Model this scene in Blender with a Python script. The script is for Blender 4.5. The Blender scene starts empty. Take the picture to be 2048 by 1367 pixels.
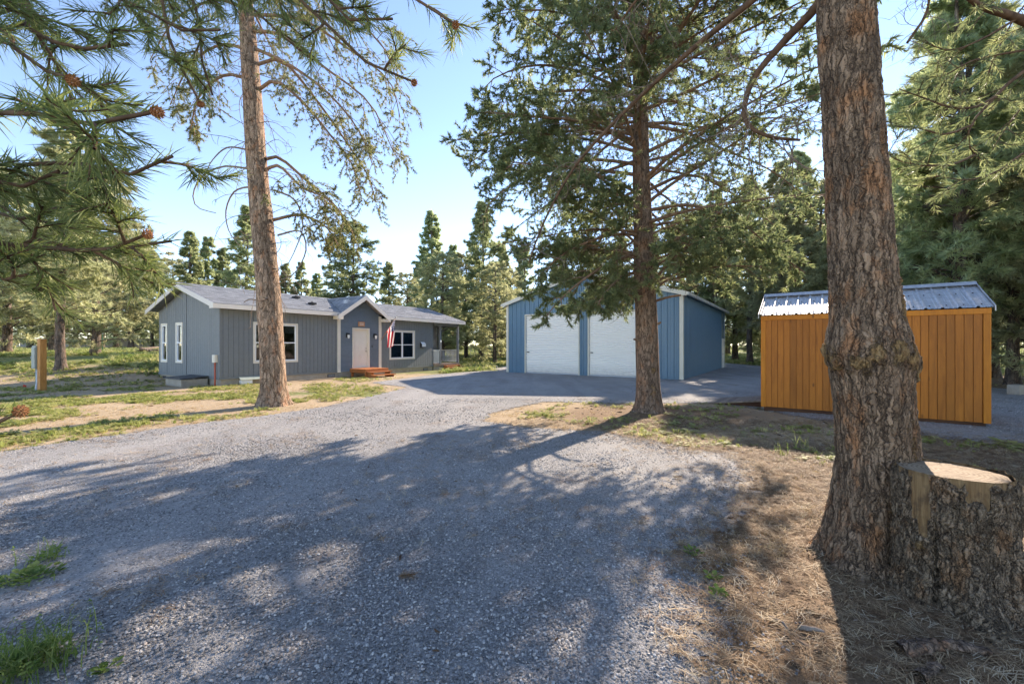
import bpy, bmesh, math
import numpy as np
from mathutils import Vector, Matrix

R = math.radians
SC = bpy.context.scene
COL = SC.collection
rng = np.random.default_rng(7)

# ------------------------------------------------------------------ camera, sky, sun, exposure
FPX, HOR, CX, CAMH = 835.0, 690.0, 1024.0, 1.7
cam_d = bpy.data.cameras.new('camera')
cam = bpy.data.objects.new('camera', cam_d)
COL.objects.link(cam)
cam.location = (0, 0, CAMH)
cam.rotation_euler = (R(90), 0, 0)
cam_d.sensor_width = 36
cam_d.lens = 36 * FPX / 2048
cam_d.shift_y = (HOR - 683.5) / 2048
cam_d.clip_start, cam_d.clip_end = 0.05, 3000
SC.camera = cam

SUN_AZ, SUN_EL = R(36), R(28)
world = bpy.data.worlds.new('World')
SC.world = world
world.use_nodes = True
_nt = world.node_tree
_sky = _nt.nodes.new('ShaderNodeTexSky')
_sky.sky_type = 'NISHITA'
_sky.sun_disc = False
_sky.sun_elevation, _sky.sun_rotation = SUN_EL, SUN_AZ
_sky.air_density, _sky.dust_density, _sky.ozone_density = 0.75, 0.0, 1.6
_nt.links.new(_sky.outputs[0], _nt.nodes['Background'].inputs[0])
_nt.nodes['Background'].inputs[1].default_value = 0.145

sun_d = bpy.data.lights.new('sun', 'SUN')
sun_d.energy, sun_d.angle, sun_d.color = 3.9, R(0.53), (1.0, 0.91, 0.78)
sun = bpy.data.objects.new('sun', sun_d)
COL.objects.link(sun)
_d = Vector((math.sin(SUN_AZ) * math.cos(SUN_EL), math.cos(SUN_AZ) * math.cos(SUN_EL), math.sin(SUN_EL)))
sun.rotation_euler = _d.to_track_quat('Z', 'Y').to_euler()
sun.location = _d * 60

SC.view_settings.view_transform = 'Standard'
SC.view_settings.look = 'None'
SC.view_settings.gamma = 1
SC.view_settings.exposure = 1.62
SC.view_settings.use_white_balance = True
SC.view_settings.white_balance_temperature = 7000
SC.view_settings.white_balance_tint = 15
SC.render.engine = 'CYCLES'
SC.cycles.max_bounces = 5
SC.cycles.transparent_max_bounces = 12
SC.cycles.use_denoising = True
SC.cycles.use_adaptive_sampling = True
SC.cycles.adaptive_threshold = 0.02

# ------------------------------------------------------------------ helpers
def G(px, py):
    """a point on level ground seen at that place of the photograph"""
    y = FPX * CAMH / (py - HOR)
    return np.array([(px - CX) / FPX * y, y])

def P3(px, py, y):
    return np.array([(px - CX) / FPX * y, y, CAMH + (HOR - py) / FPX * y])

def tag(o, label=None, cat=None, group=None, kind=None):
    if label: o['label'] = label
    if cat: o['category'] = cat
    if group: o['group'] = group
    if kind: o['kind'] = kind
    return o

def empty(name, loc=(0, 0, 0), rz=0.0):
    o = bpy.data.objects.new(name, None)
    o.empty_display_size = 0.2
    o.location = loc
    o.rotation_euler = (0, 0, rz)
    COL.objects.link(o)
    return o

def link(name, me, parent=None, loc=None, rot=None):
    o = bpy.data.objects.new(name, me)
    COL.objects.link(o)
    if parent is not None: o.parent = parent
    if loc is not None: o.location = loc
    if rot is not None: o.rotation_euler = rot
    return o

def mesh_np(name, V, F, mat, smooth=False, attrs=None, uv=None):
    """V (n,3); F a list of (m,k) index arrays or one of them"""
    V = np.ascontiguousarray(V, dtype=np.float32)
    Fs = F if isinstance(F, list) else [F]
    me = bpy.data.meshes.new(name)
    nl = sum(f.size for f in Fs); npoly = sum(len(f) for f in Fs)
    me.vertices.add(len(V)); me.loops.add(nl); me.polygons.add(npoly)
    me.vertices.foreach_set('co', V.ravel())
    li = np.concatenate([np.asarray(f).ravel() for f in Fs]).astype(np.int32)
    tot = np.concatenate([np.full(len(f), f.shape[1], dtype=np.int32) for f in Fs])
    st = np.concatenate([[0], np.cumsum(tot)[:-1]]).astype(np.int32)
    me.loops.foreach_set('vertex_index', li)
    me.polygons.foreach_set('loop_start', st)
    if smooth: me.polygons.foreach_set('use_smooth', np.ones(npoly, dtype=bool))
    me.update(calc_edges=True)
    if attrs:
        for k, a in attrs.items():
            a = np.asarray(a, dtype=np.float32)
            at = me.attributes.new(k, 'FLOAT', 'POINT')
            at.data.foreach_set('value', a.ravel())
    if mat is not None: me.materials.append(mat)
    return me

def poly_mesh(name, verts, faces, mat, smooth=False):
    me = bpy.data.meshes.new(name)
    me.from_pydata([tuple(v) for v in verts], [], faces)
    bm = bmesh.new(); bm.from_mesh(me)
    bmesh.ops.recalc_face_normals(bm, faces=bm.faces)
    bm.to_mesh(me); bm.free()
    if smooth: me.polygons.foreach_set('use_smooth', np.ones(len(me.polygons), dtype=bool))
    me.materials.append(mat)
    return me

BOXF = [(0, 3, 2, 1), (4, 5, 6, 7), (0, 1, 5, 4), (1, 2, 6, 5), (2, 3, 7, 6), (3, 0, 4, 7)]
def box_verts(x0, x1, y0, y1, z0, z1):
    return [(x0, y0, z0), (x1, y0, z0), (x1, y1, z0), (x0, y1, z0), (x0, y0, z1), (x1, y0, z1), (x1, y1, z1), (x0, y1, z1)]

class MB:
    """collects shapes into one mesh"""
    def __init__(s): s.v, s.f = [], []
    def add(s, v, f):
        b = len(s.v); s.v += [tuple(p) for p in v]; s.f += [tuple(i + b for i in q) for q in f]; return s
    def box(s, *a): return s.add(box_verts(*a), BOXF)
    def prism(s, poly, axis, d0, d1):
        """poly: 2-D outline; axis 0/1/2 is the extrusion axis"""
        n = len(poly)
        def mk(p, d):
            q = list(p); q.insert(axis, d); return tuple(q)
        v = [mk(p, d0) for p in poly] + [mk(p, d1) for p in poly]
        f = [tuple(range(n))[::-1], tuple(range(n, 2 * n))] + [(i, (i + 1) % n, n + (i + 1) % n, n + i) for i in range(n)]
        return s.add(v, f)
    def tube(s, pts, rad, sides=8, caps=True):
        V, F = tubes(np.array([pts], float), np.broadcast_to(np.asarray(rad, float), (1, len(pts))), sides)
        s.add(V, [tuple(q) for q in F.tolist()])
        if caps:
            b = len(s.v) - len(V); k = len(pts)
            s.f.append(tuple(b + i for i in range(sides))[::-1]); s.f.append(tuple(b + (k - 1) * sides + i for i in range(sides)))
        return s
    def sphere(s, c, r, n=8, m=6, sc=(1, 1, 1)):
        v, f = [], []
        for i in range(m + 1):
            th = math.pi * i / m
            for j in range(n):
                ph = 2 * math.pi * j / n
                v.append((c[0] + r * sc[0] * math.sin(th) * math.cos(ph), c[1] + r * sc[1] * math.sin(th) * math.sin(ph), c[2] + r * sc[2] * math.cos(th)))
        for i in range(m):
            for j in range(n):
                f.append((i * n + j, i * n + (j + 1) % n, (i + 1) * n + (j + 1) % n, (i + 1) * n + j))
        return s.add(v, f)
    def build(s, name, mat, parent=None, smooth=False, loc=None, rot=None, bevel=0.0):
        me = poly_mesh(name, s.v, s.f, mat, smooth)
        o = link(name, me, parent, loc, rot)
        if bevel:
            m = o.modifiers.new('bevel', 'BEVEL'); m.width = bevel; m.segments = 2; m.limit_method = 'ANGLE'
        return o

def norm(a): return a / np.maximum(np.linalg.norm(a, axis=-1, keepdims=True), 1e-9)

def tubes(P, Rr, sides=3):
    """P (n,k,3) polylines, Rr (n,k) radii -> verts, quads"""
    n, k, _ = P.shape
    T = np.empty_like(P)
    T[:, 1:-1] = P[:, 2:] - P[:, :-2]; T[:, 0] = P[:, 1] - P[:, 0]; T[:, -1] = P[:, -1] - P[:, -2]
    T = norm(T)
    mean = norm(P[:, -1] - P[:, 0])
    ref = np.where(np.abs(mean[:, 2:3]) > 0.8, np.array([[1., 0, 0]]), np.array([[0., 0, 1]]))
    A = norm(np.cross(T, ref[:, None, :])); B = np.cross(T, A)
    ang = np.arange(sides) * 2 * np.pi / sides
    V = P[:, :, None, :] + Rr[:, :, None, None] * (np.cos(ang)[None, None, :, None] * A[:, :, None, :] + np.sin(ang)[None, None, :, None] * B[:, :, None, :])
    idx = np.arange(n * k * sides).reshape(n, k, sides)
    a = idx[:, :-1]; b = idx[:, 1:]
    F = np.stack([a, np.roll(a, -1, 2), np.roll(b, -1, 2), b], -1).reshape(-1, 4)
    return V.reshape(-1, 3), F

def spline(pts, k):
    """smooth resample of a control polyline (Catmull-Rom)"""
    p = np.asarray(pts, float)
    if len(p) == 2: return p[0] + (p[1] - p[0]) * np.linspace(0, 1, k)[:, None]
    q = np.vstack([2 * p[0] - p[1], p, 2 * p[-1] - p[-2]])
    d = np.r_[0, np.cumsum(np.linalg.norm(np.diff(p, axis=0), axis=1))]
    s = np.linspace(0, d[-1], k)
    i = np.clip(np.searchsorted(d, s, side='right') - 1, 0, len(p) - 2)
    u = ((s - d[i]) / np.maximum(d[i + 1] - d[i], 1e-9))[:, None]
    a, b, c, e = q[i], q[i + 1], q[i + 2], q[i + 3]
    return .5 * ((2 * b) + (c - a) * u + (2 * a - 5 * b + 4 * c - e) * u ** 2 + (3 * b - a - 3 * c + e) * u ** 3)

# smooth value noise in numpy
_perm = np.random.default_rng(3).permutation(512)
_val = np.random.default_rng(4).random(512)
def vnoise(x, y, z=0.0):
    x, y, z = np.broadcast_arrays(np.asarray(x, float), np.asarray(y, float), np.asarray(z, float))
    xi, yi, zi = np.floor(x).astype(int), np.floor(y).astype(int), np.floor(z).astype(int)
    fx, fy, fz = x - xi, y - yi, z - zi
    s = lambda t: t * t * (3 - 2 * t)
    fx, fy, fz = s(fx), s(fy), s(fz)
    def h(a, b, c): return _val[_perm[(_perm[(_perm[a % 512] + b) % 512] + c) % 512]]
    r = 0
    for dx in (0, 1):
        for dy in (0, 1):
            for dz in (0, 1):
                r = r + h(xi + dx, yi + dy, zi + dz) * (fx if dx else 1 - fx) * (fy if dy else 1 - fy) * (fz if dz else 1 - fz)
    return r
def fbm(x, y, z=0.0, o=4):
    r, a, f = 0, .5, 1.0
    for i in range(o):
        r = r + a * vnoise(np.asarray(x) * f + i * 17.3, np.asarray(y) * f + i * 5.1, np.asarray(z) * f + i * 3.7); a *= .5; f *= 2.03
    return r
def sstep(a, b, x):
    t = np.clip((np.asarray(x, float) - a) / (b - a), 0, 1); return t * t * (3 - 2 * t)

# ------------------------------------------------------------------ materials
class NT:
    def __init__(s, name):
        s.m = bpy.data.materials.new(name); s.m.use_nodes = True
        s.t = s.m.node_tree; s.t.nodes.clear()
        s.out = s.t.nodes.new('ShaderNodeOutputMaterial')
    def n(s, typ, ins=None, **props):
        nd = s.t.nodes.new('ShaderNode' + typ)
        for k, v in props.items(): setattr(nd, k, v)
        for k, v in (ins or {}).items():
            so = nd.inputs[k]
            if isinstance(v, bpy.types.NodeSocket): s.t.links.new(v, so)
            else: so.default_value = v
        return nd
    def math(s, op, a, b=None, c=None, clamp=False):
        ins = {0: a}
        if b is not None: ins[1] = b
        if c is not None: ins[2] = c
        return s.n('Math', ins, operation=op, use_clamp=clamp).outputs[0]
    def mix(s, f, a, b, blend='MIX'):
        nd = s.n('Mix', None, data_type='RGBA', blend_type=blend)
        for so, v in ((nd.inputs[0], f), (nd.inputs[6], a), (nd.inputs[7], b)):
            if isinstance(v, bpy.types.NodeSocket): s.t.links.new(v, so)
            else: so.default_value = (v if not isinstance(v, tuple) else (*v, 1)[:4]) if not isinstance(v, (int, float)) else v
        return nd.outputs[2]
    def ramp(s, f, stops, interp='LINEAR'):
        nd = s.n('ValToRGB', {0: f}); cr = nd.color_ramp; cr.interpolation = interp
        while len(cr.elements) < len(stops): cr.elements.new(0.5)
        for e, (p, c) in zip(cr.elements, stops):
            e.position = p; e.color = (*c, 1) if isinstance(c, tuple) else (c, c, c, 1)
        return nd.outputs[0]
    def noise(s, vec, scale, detail=4, rough=.55, dist=0.0):
        return s.n('TexNoise', {'Vector': vec, 'Scale': scale, 'Detail': detail, 'Roughness': rough, 'Distortion': dist}).outputs[0]
    def obj(s): return s.n('TexCoord').outputs['Object']
    def pos(s): return s.n('NewGeometry').outputs['Position']
    def scale(s, v, sc, loc=(0, 0, 0)): return s.n('Mapping', {0: v, 1: loc, 3: sc}).outputs[0]
    def attr(s, name): return s.n('Attribute', attribute_name=name).outputs['Fac']
    def rnd(s): return s.n('ObjectInfo').outputs['Random']
    def bump(s, h, strength=.5, dist=.01, normal=None):
        ins = {'Height': h, 'Strength': strength, 'Distance': dist}
        if normal is not None: ins['Normal'] = normal
        return s.n('Bump', ins).outputs[0]
    def pbsdf(s, color, rough=.6, normal=None, metallic=0.0, spec=.5, **kw):
        ins = {'Base Color': color if isinstance(color, bpy.types.NodeSocket) else (*color, 1), 'Roughness': rough, 'Metallic': metallic, 'Specular IOR Level': spec}
        if normal is not None: ins['Normal'] = normal
        ins.update(kw)
        return s.n('BsdfPrincipled', ins).outputs[0]
    def done(s, sh):
        s.t.links.new(sh, s.out.inputs[0]); return s.m

def paint(name, col, rough=.55, var=.12, scale=6.0, dirt=None, spec=.4, bump=.15):
    """painted surface with slight fading and grime"""
    t = NT(name); p = t.pos()
    n1 = t.noise(p, scale, 5); n2 = t.noise(t.scale(p, (1, 1, .25)), scale * 6, 3)
    f = t.math('ADD', t.math('MULTIPLY', n1, .6), t.math('MULTIPLY', n2, .4))
    lo = tuple(c * (1 - var) for c in col); hi = tuple(min(1, c * (1 + var)) for c in col)
    c = t.ramp(f, [(.3, lo), (.7, hi)])
    rv = t.n('HueSaturation', {'Color': c, 'Value': t.math('MULTIPLY_ADD', t.rnd(), var * .8, 1 - var * .4)}).outputs[0]
    if dirt:
        z = t.n('SeparateXYZ', {0: p}).outputs[2]
        m = t.math('MULTIPLY', t.math('SUBTRACT', 1.0, t.math('MULTIPLY', z, 1.4, clamp=True), clamp=True), t.math('MULTIPLY', t.noise(p, 5, 5), 1.1))
        rv = t.mix(t.math('MULTIPLY', m, .7, clamp=True), rv, dirt)
    return t.done(t.pbsdf(rv, rough, t.bump(n2, bump, .004), spec=spec))

def wood(name, a, b, axis=2, rough=.6, scale=1.0, spec=.3):
    t = NT(name); p = t.obj()
    sc = [14, 14, 14]; sc[axis] = 1.2
    off = t.n('VectorMath', {0: p, 1: t.n('CombineXYZ', {0: t.math('MULTIPLY', t.rnd(), 37.0), 1: t.math('MULTIPLY', t.rnd(), 91.0), 2: t.rnd()}).outputs[0]}, operation='ADD').outputs[0]
    g = t.noise(t.scale(off, tuple(v * scale for v in sc)), 2.0, 6, .6, 1.5)
    h = t.noise(off, 1.7, 3)
    f = t.math('ADD', t.math('MULTIPLY', g, .7), t.math('MULTIPLY', h, .3))
    c = t.ramp(f, [(.32, a), (.68, b)])
    ks = [3.2, 3.2, 3.2]; ks[axis] = 1.5
    kv = t.n('TexVoronoi', {'Vector': t.scale(off, tuple(ks)), 'Scale': 1.0, 'Randomness': 1.0}, feature='F1').outputs[0]
    c = t.mix(t.ramp(kv, [(.05, .85), (.11, 0.0)]), c, tuple(v * .35 for v in a))
    c = t.mix(t.ramp(t.noise(t.scale(off, tuple(v * .5 for v in sc)), 1.1, 5, .7), [(.56, 0.0), (.72, .55)]), c, tuple(v * .6 for v in a))
    c = t.n('HueSaturation', {'Color': c, 'Value': t.math('MULTIPLY_ADD', t.rnd(), .34, .83)}).outputs[0]
    return t.done(t.pbsdf(c, rough, t.bump(g, .25, .003), spec=spec))

M = {}
M['siding'] = paint('blue_grey_siding_paint', (.185, .20, .207), .6, .08)
M['siding_gable'] = M['siding']
M['lap'] = paint('slate_blue_lap_paint', (.15, .185, .22), .6, .08)
M['trim'] = paint('cream_trim_paint', (.74, .68, .58), .5, .05)
M['fascia'] = paint('pale_fascia_paint', (.66, .62, .57), .5, .06)
M['white'] = paint('white_paint', (.80, .79, .76), .4, .04)
M['vinyl'] = paint('white_vinyl', (.82, .83, .84), .3, .02)
M['door'] = paint('white_door_paint', (.80, .76, .67), .4, .03)
M['concrete'] = paint('concrete', (.42, .38, .32), .85, .18, 4, dirt=(.2, .15, .1), bump=.5)
M['metal_blue'] = paint('blue_steel_siding', (.10, .20, .285), .38, .05, spec=.5, bump=.03)
M['metal_cream'] = paint('cream_steel_trim', (.70, .66, .55), .4, .04, bump=.03)
M['rollup'] = paint('white_rollup_steel', (.92, .895, .835), .42, .03, dirt=(.45, .42, .38), bump=.03)
M['deck'] = wood('red_cedar_deck_stain', (.30, .09, .025), (.52, .20, .07), 0)
M['shed'] = wood('amber_stained_shed_board', (.31, .094, .007), (.47, .155, .013), 2, .5, .6)
M['shed_trim'] = wood('amber_stained_trim', (.42, .13, .006), (.58, .20, .011), 2, .5, .6)
M['skid'] = wood('dark_treated_skid', (.05, .02, .012), (.10, .045, .02), 0, .8)
M['post'] = wood('orange_treated_post', (.36, .14, .03), (.58, .28, .08), 2, .6)
M['ramp'] = wood('weathered_ramp_board', (.16, .12, .09), (.30, .24, .19), 0, .8)
M['fence'] = wood('weathered_fence_board', (.20, .19, .19), (.34, .32, .31), 2, .85)
M['plaque'] = wood('plaque_wood', (.34, .15, .07), (.55, .29, .16), 0, .6)
M['black'] = paint('black_metal', (.02, .02, .022), .4, .1)
M['slate_lid'] = paint('dark_lid_paint', (.045, .055, .07), .5, .1)
M['grey_box'] = paint('grey_green_enamel', (.27, .31, .28), .45, .06)
M['galv'] = paint('galvanised_conduit', (.45, .48, .52), .35, .08)
M['red_pipe'] = paint('rust_red_pipe', (.42, .09, .045), .6, .15)
M['red'] = paint('red_flag_plastic', (.55, .03, .02), .5, .05)
M['green_post'] = paint('green_steel_post', (.08, .22, .14), .5, .1)
M['brass'] = NT('satin_nickel'); M['brass'] = M['brass'].done(M['brass'].pbsdf((.45, .42, .36), .3, metallic=1.0))
M['interior'] = paint('interior_wall_paint', (.42, .39, .34), .8, .05)
M['blind'] = paint('window_blind', (.62, .60, .55), .7, .05)
M['tan_house'] = paint('tan_house_paint', (.48, .38, .25), .7, .06)

def glass_mat():
    t = NT('window_glass')
    fr = t.n('Fresnel', {'IOR': 1.5}).outputs[0]
    f = t.math('MULTIPLY_ADD', fr, 1.2, .03, clamp=True)
    g = t.n('BsdfGlossy', {'Roughness': .02, 'Color': (.95, .97, 1, 1)}).outputs[0]
    tr = t.n('BsdfTransparent', {'Color': (.55, .58, .58, 1)}).outputs[0]
    return t.done(t.n('MixShader', {0: f, 1: tr, 2: g}).outputs[0])
M['glass'] = glass_mat()

def bulb_mat():
    t = NT('frosted_lamp_glass')
    return t.done(t.pbsdf((.85, .86, .85), .15, spec=.6))
M['bulb'] = bulb_mat()

def shingle_mat():
    t = NT('asphalt_shingle'); p = t.obj()
    br = t.n('TexBrick', {'Vector': t.scale(p, (1, 1, 1)), 'Color1': (.19, .20, .215, 1), 'Color2': (.30, .31, .325, 1), 'Mortar': (.12, .125, .135, 1), 'Scale': 1.0, 'Mortar Size': .006, 'Bias': 0.0, 'Brick Width': .30, 'Row Height': .13}).outputs[0]
    g = t.noise(p, 160, 2)
    v = t.noise(p, 2.2, 4)
    c = t.n('HueSaturation', {'Color': br, 'Value': t.math('ADD', t.math('MULTIPLY', g, .7), t.math('MULTIPLY_ADD', v, .5, .45))}).outputs[0]
    c = t.n('HueSaturation', {'Color': c, 'Value': t.math('MULTIPLY_ADD', t.rnd(), .22, .9)}).outputs[0]
    return t.done(t.pbsdf(c, .9, t.bump(g, .5, .004), spec=.2))
M['shingle'] = shingle_mat()

def galv_roof():
    t = NT('galvalume_roof'); p = t.obj()
    n = t.noise(p, 9, 4)
    c = t.ramp(n, [(.3, (.36, .372, .385)), (.7, (.54, .55, .565))])
    return t.done(t.pbsdf(c, t.math('MULTIPLY_ADD', n, .15, .42), metallic=.55))
M['galv_roof'] = galv_roof()

def bark_mat(name, crack, a, b, rust, plate=7.0, stretch=.28, bump=1.0, disp=0.0, scar=False, wood_attr=False):
    t = NT(name); p = t.obj()
    warp = t.n('TexNoise', {'Vector': p, 'Scale': 7.0, 'Detail': 5.0, 'Roughness': .7}).outputs['Color']
    pw = t.n('VectorMath', {0: p, 1: t.n('VectorMath', {0: warp, 'Scale': .11}, operation='SCALE').outputs[0]}, operation='ADD').outputs[0]
    pm = t.scale(pw, (1, 1, stretch))
    v1 = t.n('TexVoronoi', {'Vector': pm, 'Scale': plate, 'Randomness': 1.0}, feature='DISTANCE_TO_EDGE').outputs[0]
    v2 = t.n('TexVoronoi', {'Vector': pm, 'Scale': plate * 2.6, 'Randomness': 1.0}, feature='DISTANCE_TO_EDGE').outputs[0]
    cellc = t.n('TexVoronoi', {'Vector': pm, 'Scale': plate * 2.6}, feature='F1').outputs['Color']
    cell = t.n('SeparateColor', {0: cellc}).outputs[0]
    fine = t.noise(t.scale(p, (1, 1, .45)), 42, 5, .7)
    big = t.noise(p, 2.3, 4)
    h1 = t.math('POWER', t.math('MULTIPLY', v1, 3.2, clamp=True), .6)
    h2 = t.math('POWER', t.math('MULTIPLY', v2, 3.6, clamp=True), .6)
    h = t.math('ADD', t.math('MULTIPLY', h1, .48), t.math('MULTIPLY_ADD', h2, .34, t.math('MULTIPLY', fine, .34)))
    col = t.mix(t.math('MULTIPLY_ADD', fine, 1.3, -.2, clamp=True), a, b)
    col = t.n('HueSaturation', {'Color': col, 'Value': t.math('MULTIPLY_ADD', cell, .7, .62)}).outputs[0]
    rustf = t.math('MULTIPLY', t.ramp(t.noise(t.scale(p, (1, 1, .5)), 6.5, 5, .65), [(.52, 0.0), (.66, 1.0)]), .75)
    col = t.mix(rustf, col, rust)
    ck = t.ramp(t.math('ADD', t.math('MULTIPLY', t.math('MULTIPLY', h1, h2), .75), t.math('MULTIPLY', fine, .35)), [(.14, 1.0), (.42, 0.0)])
    col = t.mix(ck, col, crack)
    col = t.n('HueSaturation', {'Color': col, 'Value': t.math('MULTIPLY_ADD', big, .8, .6)}).outputs[0]
    rough = .92
    if scar:
        s = t.math('ADD', t.attr('scar'), t.math('MULTIPLY_ADD', t.noise(p, 13, 6, .75), 3.0, -1.75))
        sf = t.math('MULTIPLY', t.ramp(s, [(.25, 0.0), (.55, 1.0)]), t.math('MULTIPLY', t.attr('scar'), 3.0, clamp=True))
        sc = t.mix(t.noise(p, 30, 4), (.20, .10, .04), (.50, .34, .14))
        col = t.mix(t.math('MULTIPLY', sf, .7), col, sc)
        h = t.math('ADD', h, t.math('MULTIPLY', sf, t.math('MULTIPLY', t.noise(p, 26, 4), .9)))
    if wood_attr:
        w = t.ramp(t.math('ADD', t.attr('wood'), t.math('MULTIPLY_ADD', t.noise(p, 11, 5, .7), 1.0, -.5)), [(.42, 0.0), (.55, 1.0)])
        wg = t.noise(t.scale(p, (26, 26, 1.3)), 1.6, 5, .6, .8)
        wc = t.ramp(wg, [(.30, (.04, .022, .010)), (.42, (.15, .09, .042)), (.75, (.30, .20, .10))])
        wc = t.mix(t.ramp(t.noise(p, 8, 5, .7), [(.5, 0.0), (.7, .8)]), wc, (.06, .04, .028))
        col = t.mix(w, col, wc)
        h = t.mix(w, t.n('CombineColor', {0: h, 1: h, 2: h}).outputs[0], t.ramp(wg, [(.2, .45), (.8, .6)]))
        h = t.n('SeparateColor', {0: h}).outputs[0]
    sh = t.pbsdf(col, rough, t.bump(h, bump, .03 if not disp else .012), spec=.25)
    if disp:
        t.t.links.new(t.n('Displacement', {'Height': h, 'Midlevel': .6, 'Scale': disp}).outputs[0], t.out.inputs[2])
        t.m.displacement_method = 'BOTH'
    return t.done(sh)
M['bark_big'] = bark_mat('dark_brown_pine_bark', (.04, .026, .018), (.155, .10, .066), (.38, .265, .17), (.38, .175, .075), 14, .17, .9, .026, scar=True)
M['bark_stump'] = bark_mat('old_stump_bark', (.035, .024, .016), (.14, .10, .068), (.36, .275, .185), (.32, .17, .08), 17, .34, 1.0, .034, scar=True, wood_attr=True)
M['bark_warm'] = bark_mat('warm_pine_bark', (.06, .036, .022), (.20, .13, .085), (.48, .36, .26), (.42, .20, .10), 8.5, .22, 1.0)
M['bark_mid'] = bark_mat('brown_pine_bark', (.055, .035, .023), (.165, .108, .075), (.33, .235, .17), (.34, .17, .09), 10, .26, 1.0, scar=True)
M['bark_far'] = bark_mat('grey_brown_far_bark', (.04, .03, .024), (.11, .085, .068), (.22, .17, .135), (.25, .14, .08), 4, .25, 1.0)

def stick_mat(name, a, b):
    t = NT(name); p = t.obj()
    n = t.noise(p, 14, 4)
    return t.done(t.pbsdf(t.ramp(n, [(.3, a), (.7, b)]), .9, t.bump(n, .4, .01), spec=.2))
M['limb'] = stick_mat('limb_bark', (.15, .09, .055), (.31, .20, .13))
M['limb_dry'] = stick_mat('dry_grey_twig', (.15, .11, .085), (.30, .24, .19))
M['limb_near'] = stick_mat('near_limb_bark', (.07, .042, .027), (.17, .105, .065))

def needle_mat(name, dark, light, tip, trans=.45, gain=1.5):
    """needles: diffuse + translucency, hue varied clump by clump"""
    t = NT(name); p = t.obj()
    f = t.math('ADD', t.math('MULTIPLY', t.attr('tint'), .65), t.math('MULTIPLY', t.noise(p, .9, 3), .35))
    c = t.ramp(f, [(.15, dark), (.55, light), (.92, tip)])
    c = t.n('HueSaturation', {'Color': c, 'Value': t.math('MULTIPLY_ADD', t.rnd(), .3, .85), 'Hue': t.math('MULTIPLY_ADD', t.rnd(), .02, .49)}).outputs[0]
    d = t.pbsdf(c, .5, spec=.35)
    tr = t.n('BsdfTranslucent', {'Color': t.n('HueSaturation', {'Color': c, 'Value': gain, 'Saturation': 1.05}).outputs[0]}).outputs[0]
    return t.done(t.n('MixShader', {0: trans, 1: d, 2: tr}).outputs[0])
M['needle_near'] = needle_mat('long_pine_needles', (.07, .10, .038), (.145, .185, .06), (.32, .33, .10), .45, 1.9)  # bright yellow-green end stands in for sun that the garage pine blocks
M['needle_mid'] = needle_mat('pine_needles', (.085, .112, .055), (.18, .215, .10), (.33, .34, .155), .56, 1.8)
M['needle_left'] = needle_mat('olive_pine_needles', (.075, .09, .038), (.165, .175, .07), (.30, .27, .11), .55, 1.8)
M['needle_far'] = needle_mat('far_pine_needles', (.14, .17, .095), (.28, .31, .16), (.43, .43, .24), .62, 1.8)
M['needle_lit'] = needle_mat('sunlit_pine_needles', (.18, .19, .105), (.34, .345, .19), (.50, .475, .29), .62, 1.7)  # lit copy of the background needles, sunlight put into the paler colour
M['cone'] = stick_mat('orange_brown_cone_scales', (.30, .12, .05), (.52, .25, .11))

def grass_mat(name, a, b, c):
    t = NT(name)
    col = t.ramp(t.math('ADD', t.math('MULTIPLY', t.rnd(), .7), t.math('MULTIPLY', t.noise(t.pos(), 1.2, 3), .4)), [(.15, a), (.5, b), (.9, c)])
    d = t.pbsdf(col, .6, spec=.25)
    tr = t.n('BsdfTranslucent', {'Color': t.n('HueSaturation', {'Color': col, 'Value': 1.3}).outputs[0]}).outputs[0]
    return t.done(t.n('MixShader', {0: .45, 1: d, 2: tr}).outputs[0])
M['grass'] = grass_mat('green_grass', (.17, .21, .045), (.32, .35, .095), (.50, .46, .20))
M['grass_field'] = grass_mat('tall_field_grass', (.20, .24, .06), (.36, .38, .13), (.55, .50, .26))
M['weed'] = grass_mat('weed_leaf', (.09, .15, .03), (.17, .24, .055), (.30, .34, .11))
M['dry'] = grass_mat('dry_straw', (.30, .21, .10), (.46, .34, .18), (.56, .45, .27))

def stone_mat():
    t = NT('crushed_gravel_stone')
    r = t.rnd()
    c = t.ramp(r, [(.0, (.125, .12, .116)), (.45, (.24, .232, .224)), (.8, (.36, .345, .33)), (.95, (.56, .53, .49)), (1.0, (.34, .26, .20))])
    n = t.noise(t.obj(), 3, 4)
    c = t.n('HueSaturation', {'Color': c, 'Value': t.math('MULTIPLY_ADD', n, .5, .75)}).outputs[0]
    return t.done(t.pbsdf(c, .85, spec=.3))
M['stone'] = stone_mat()

def litter_mat():
    t = NT('fallen_pine_needles')
    c = t.ramp(t.rnd(), [(.0, (.12, .068, .036)), (.4, (.25, .155, .085)), (.8, (.41, .295, .17)), (1, (.52, .43, .30))])
    return t.done(t.pbsdf(c, .8, spec=.25))
M['litter'] = litter_mat()
def twig_litter():
    t = NT('fallen_twig_and_chip')
    c = t.ramp(t.rnd(), [(.0, (.05, .03, .02)), (.5, (.14, .085, .05)), (.85, (.26, .18, .12)), (1, (.42, .36, .29))])
    return t.done(t.pbsdf(c, .85, spec=.2))
M['twig'] = twig_litter()

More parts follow.
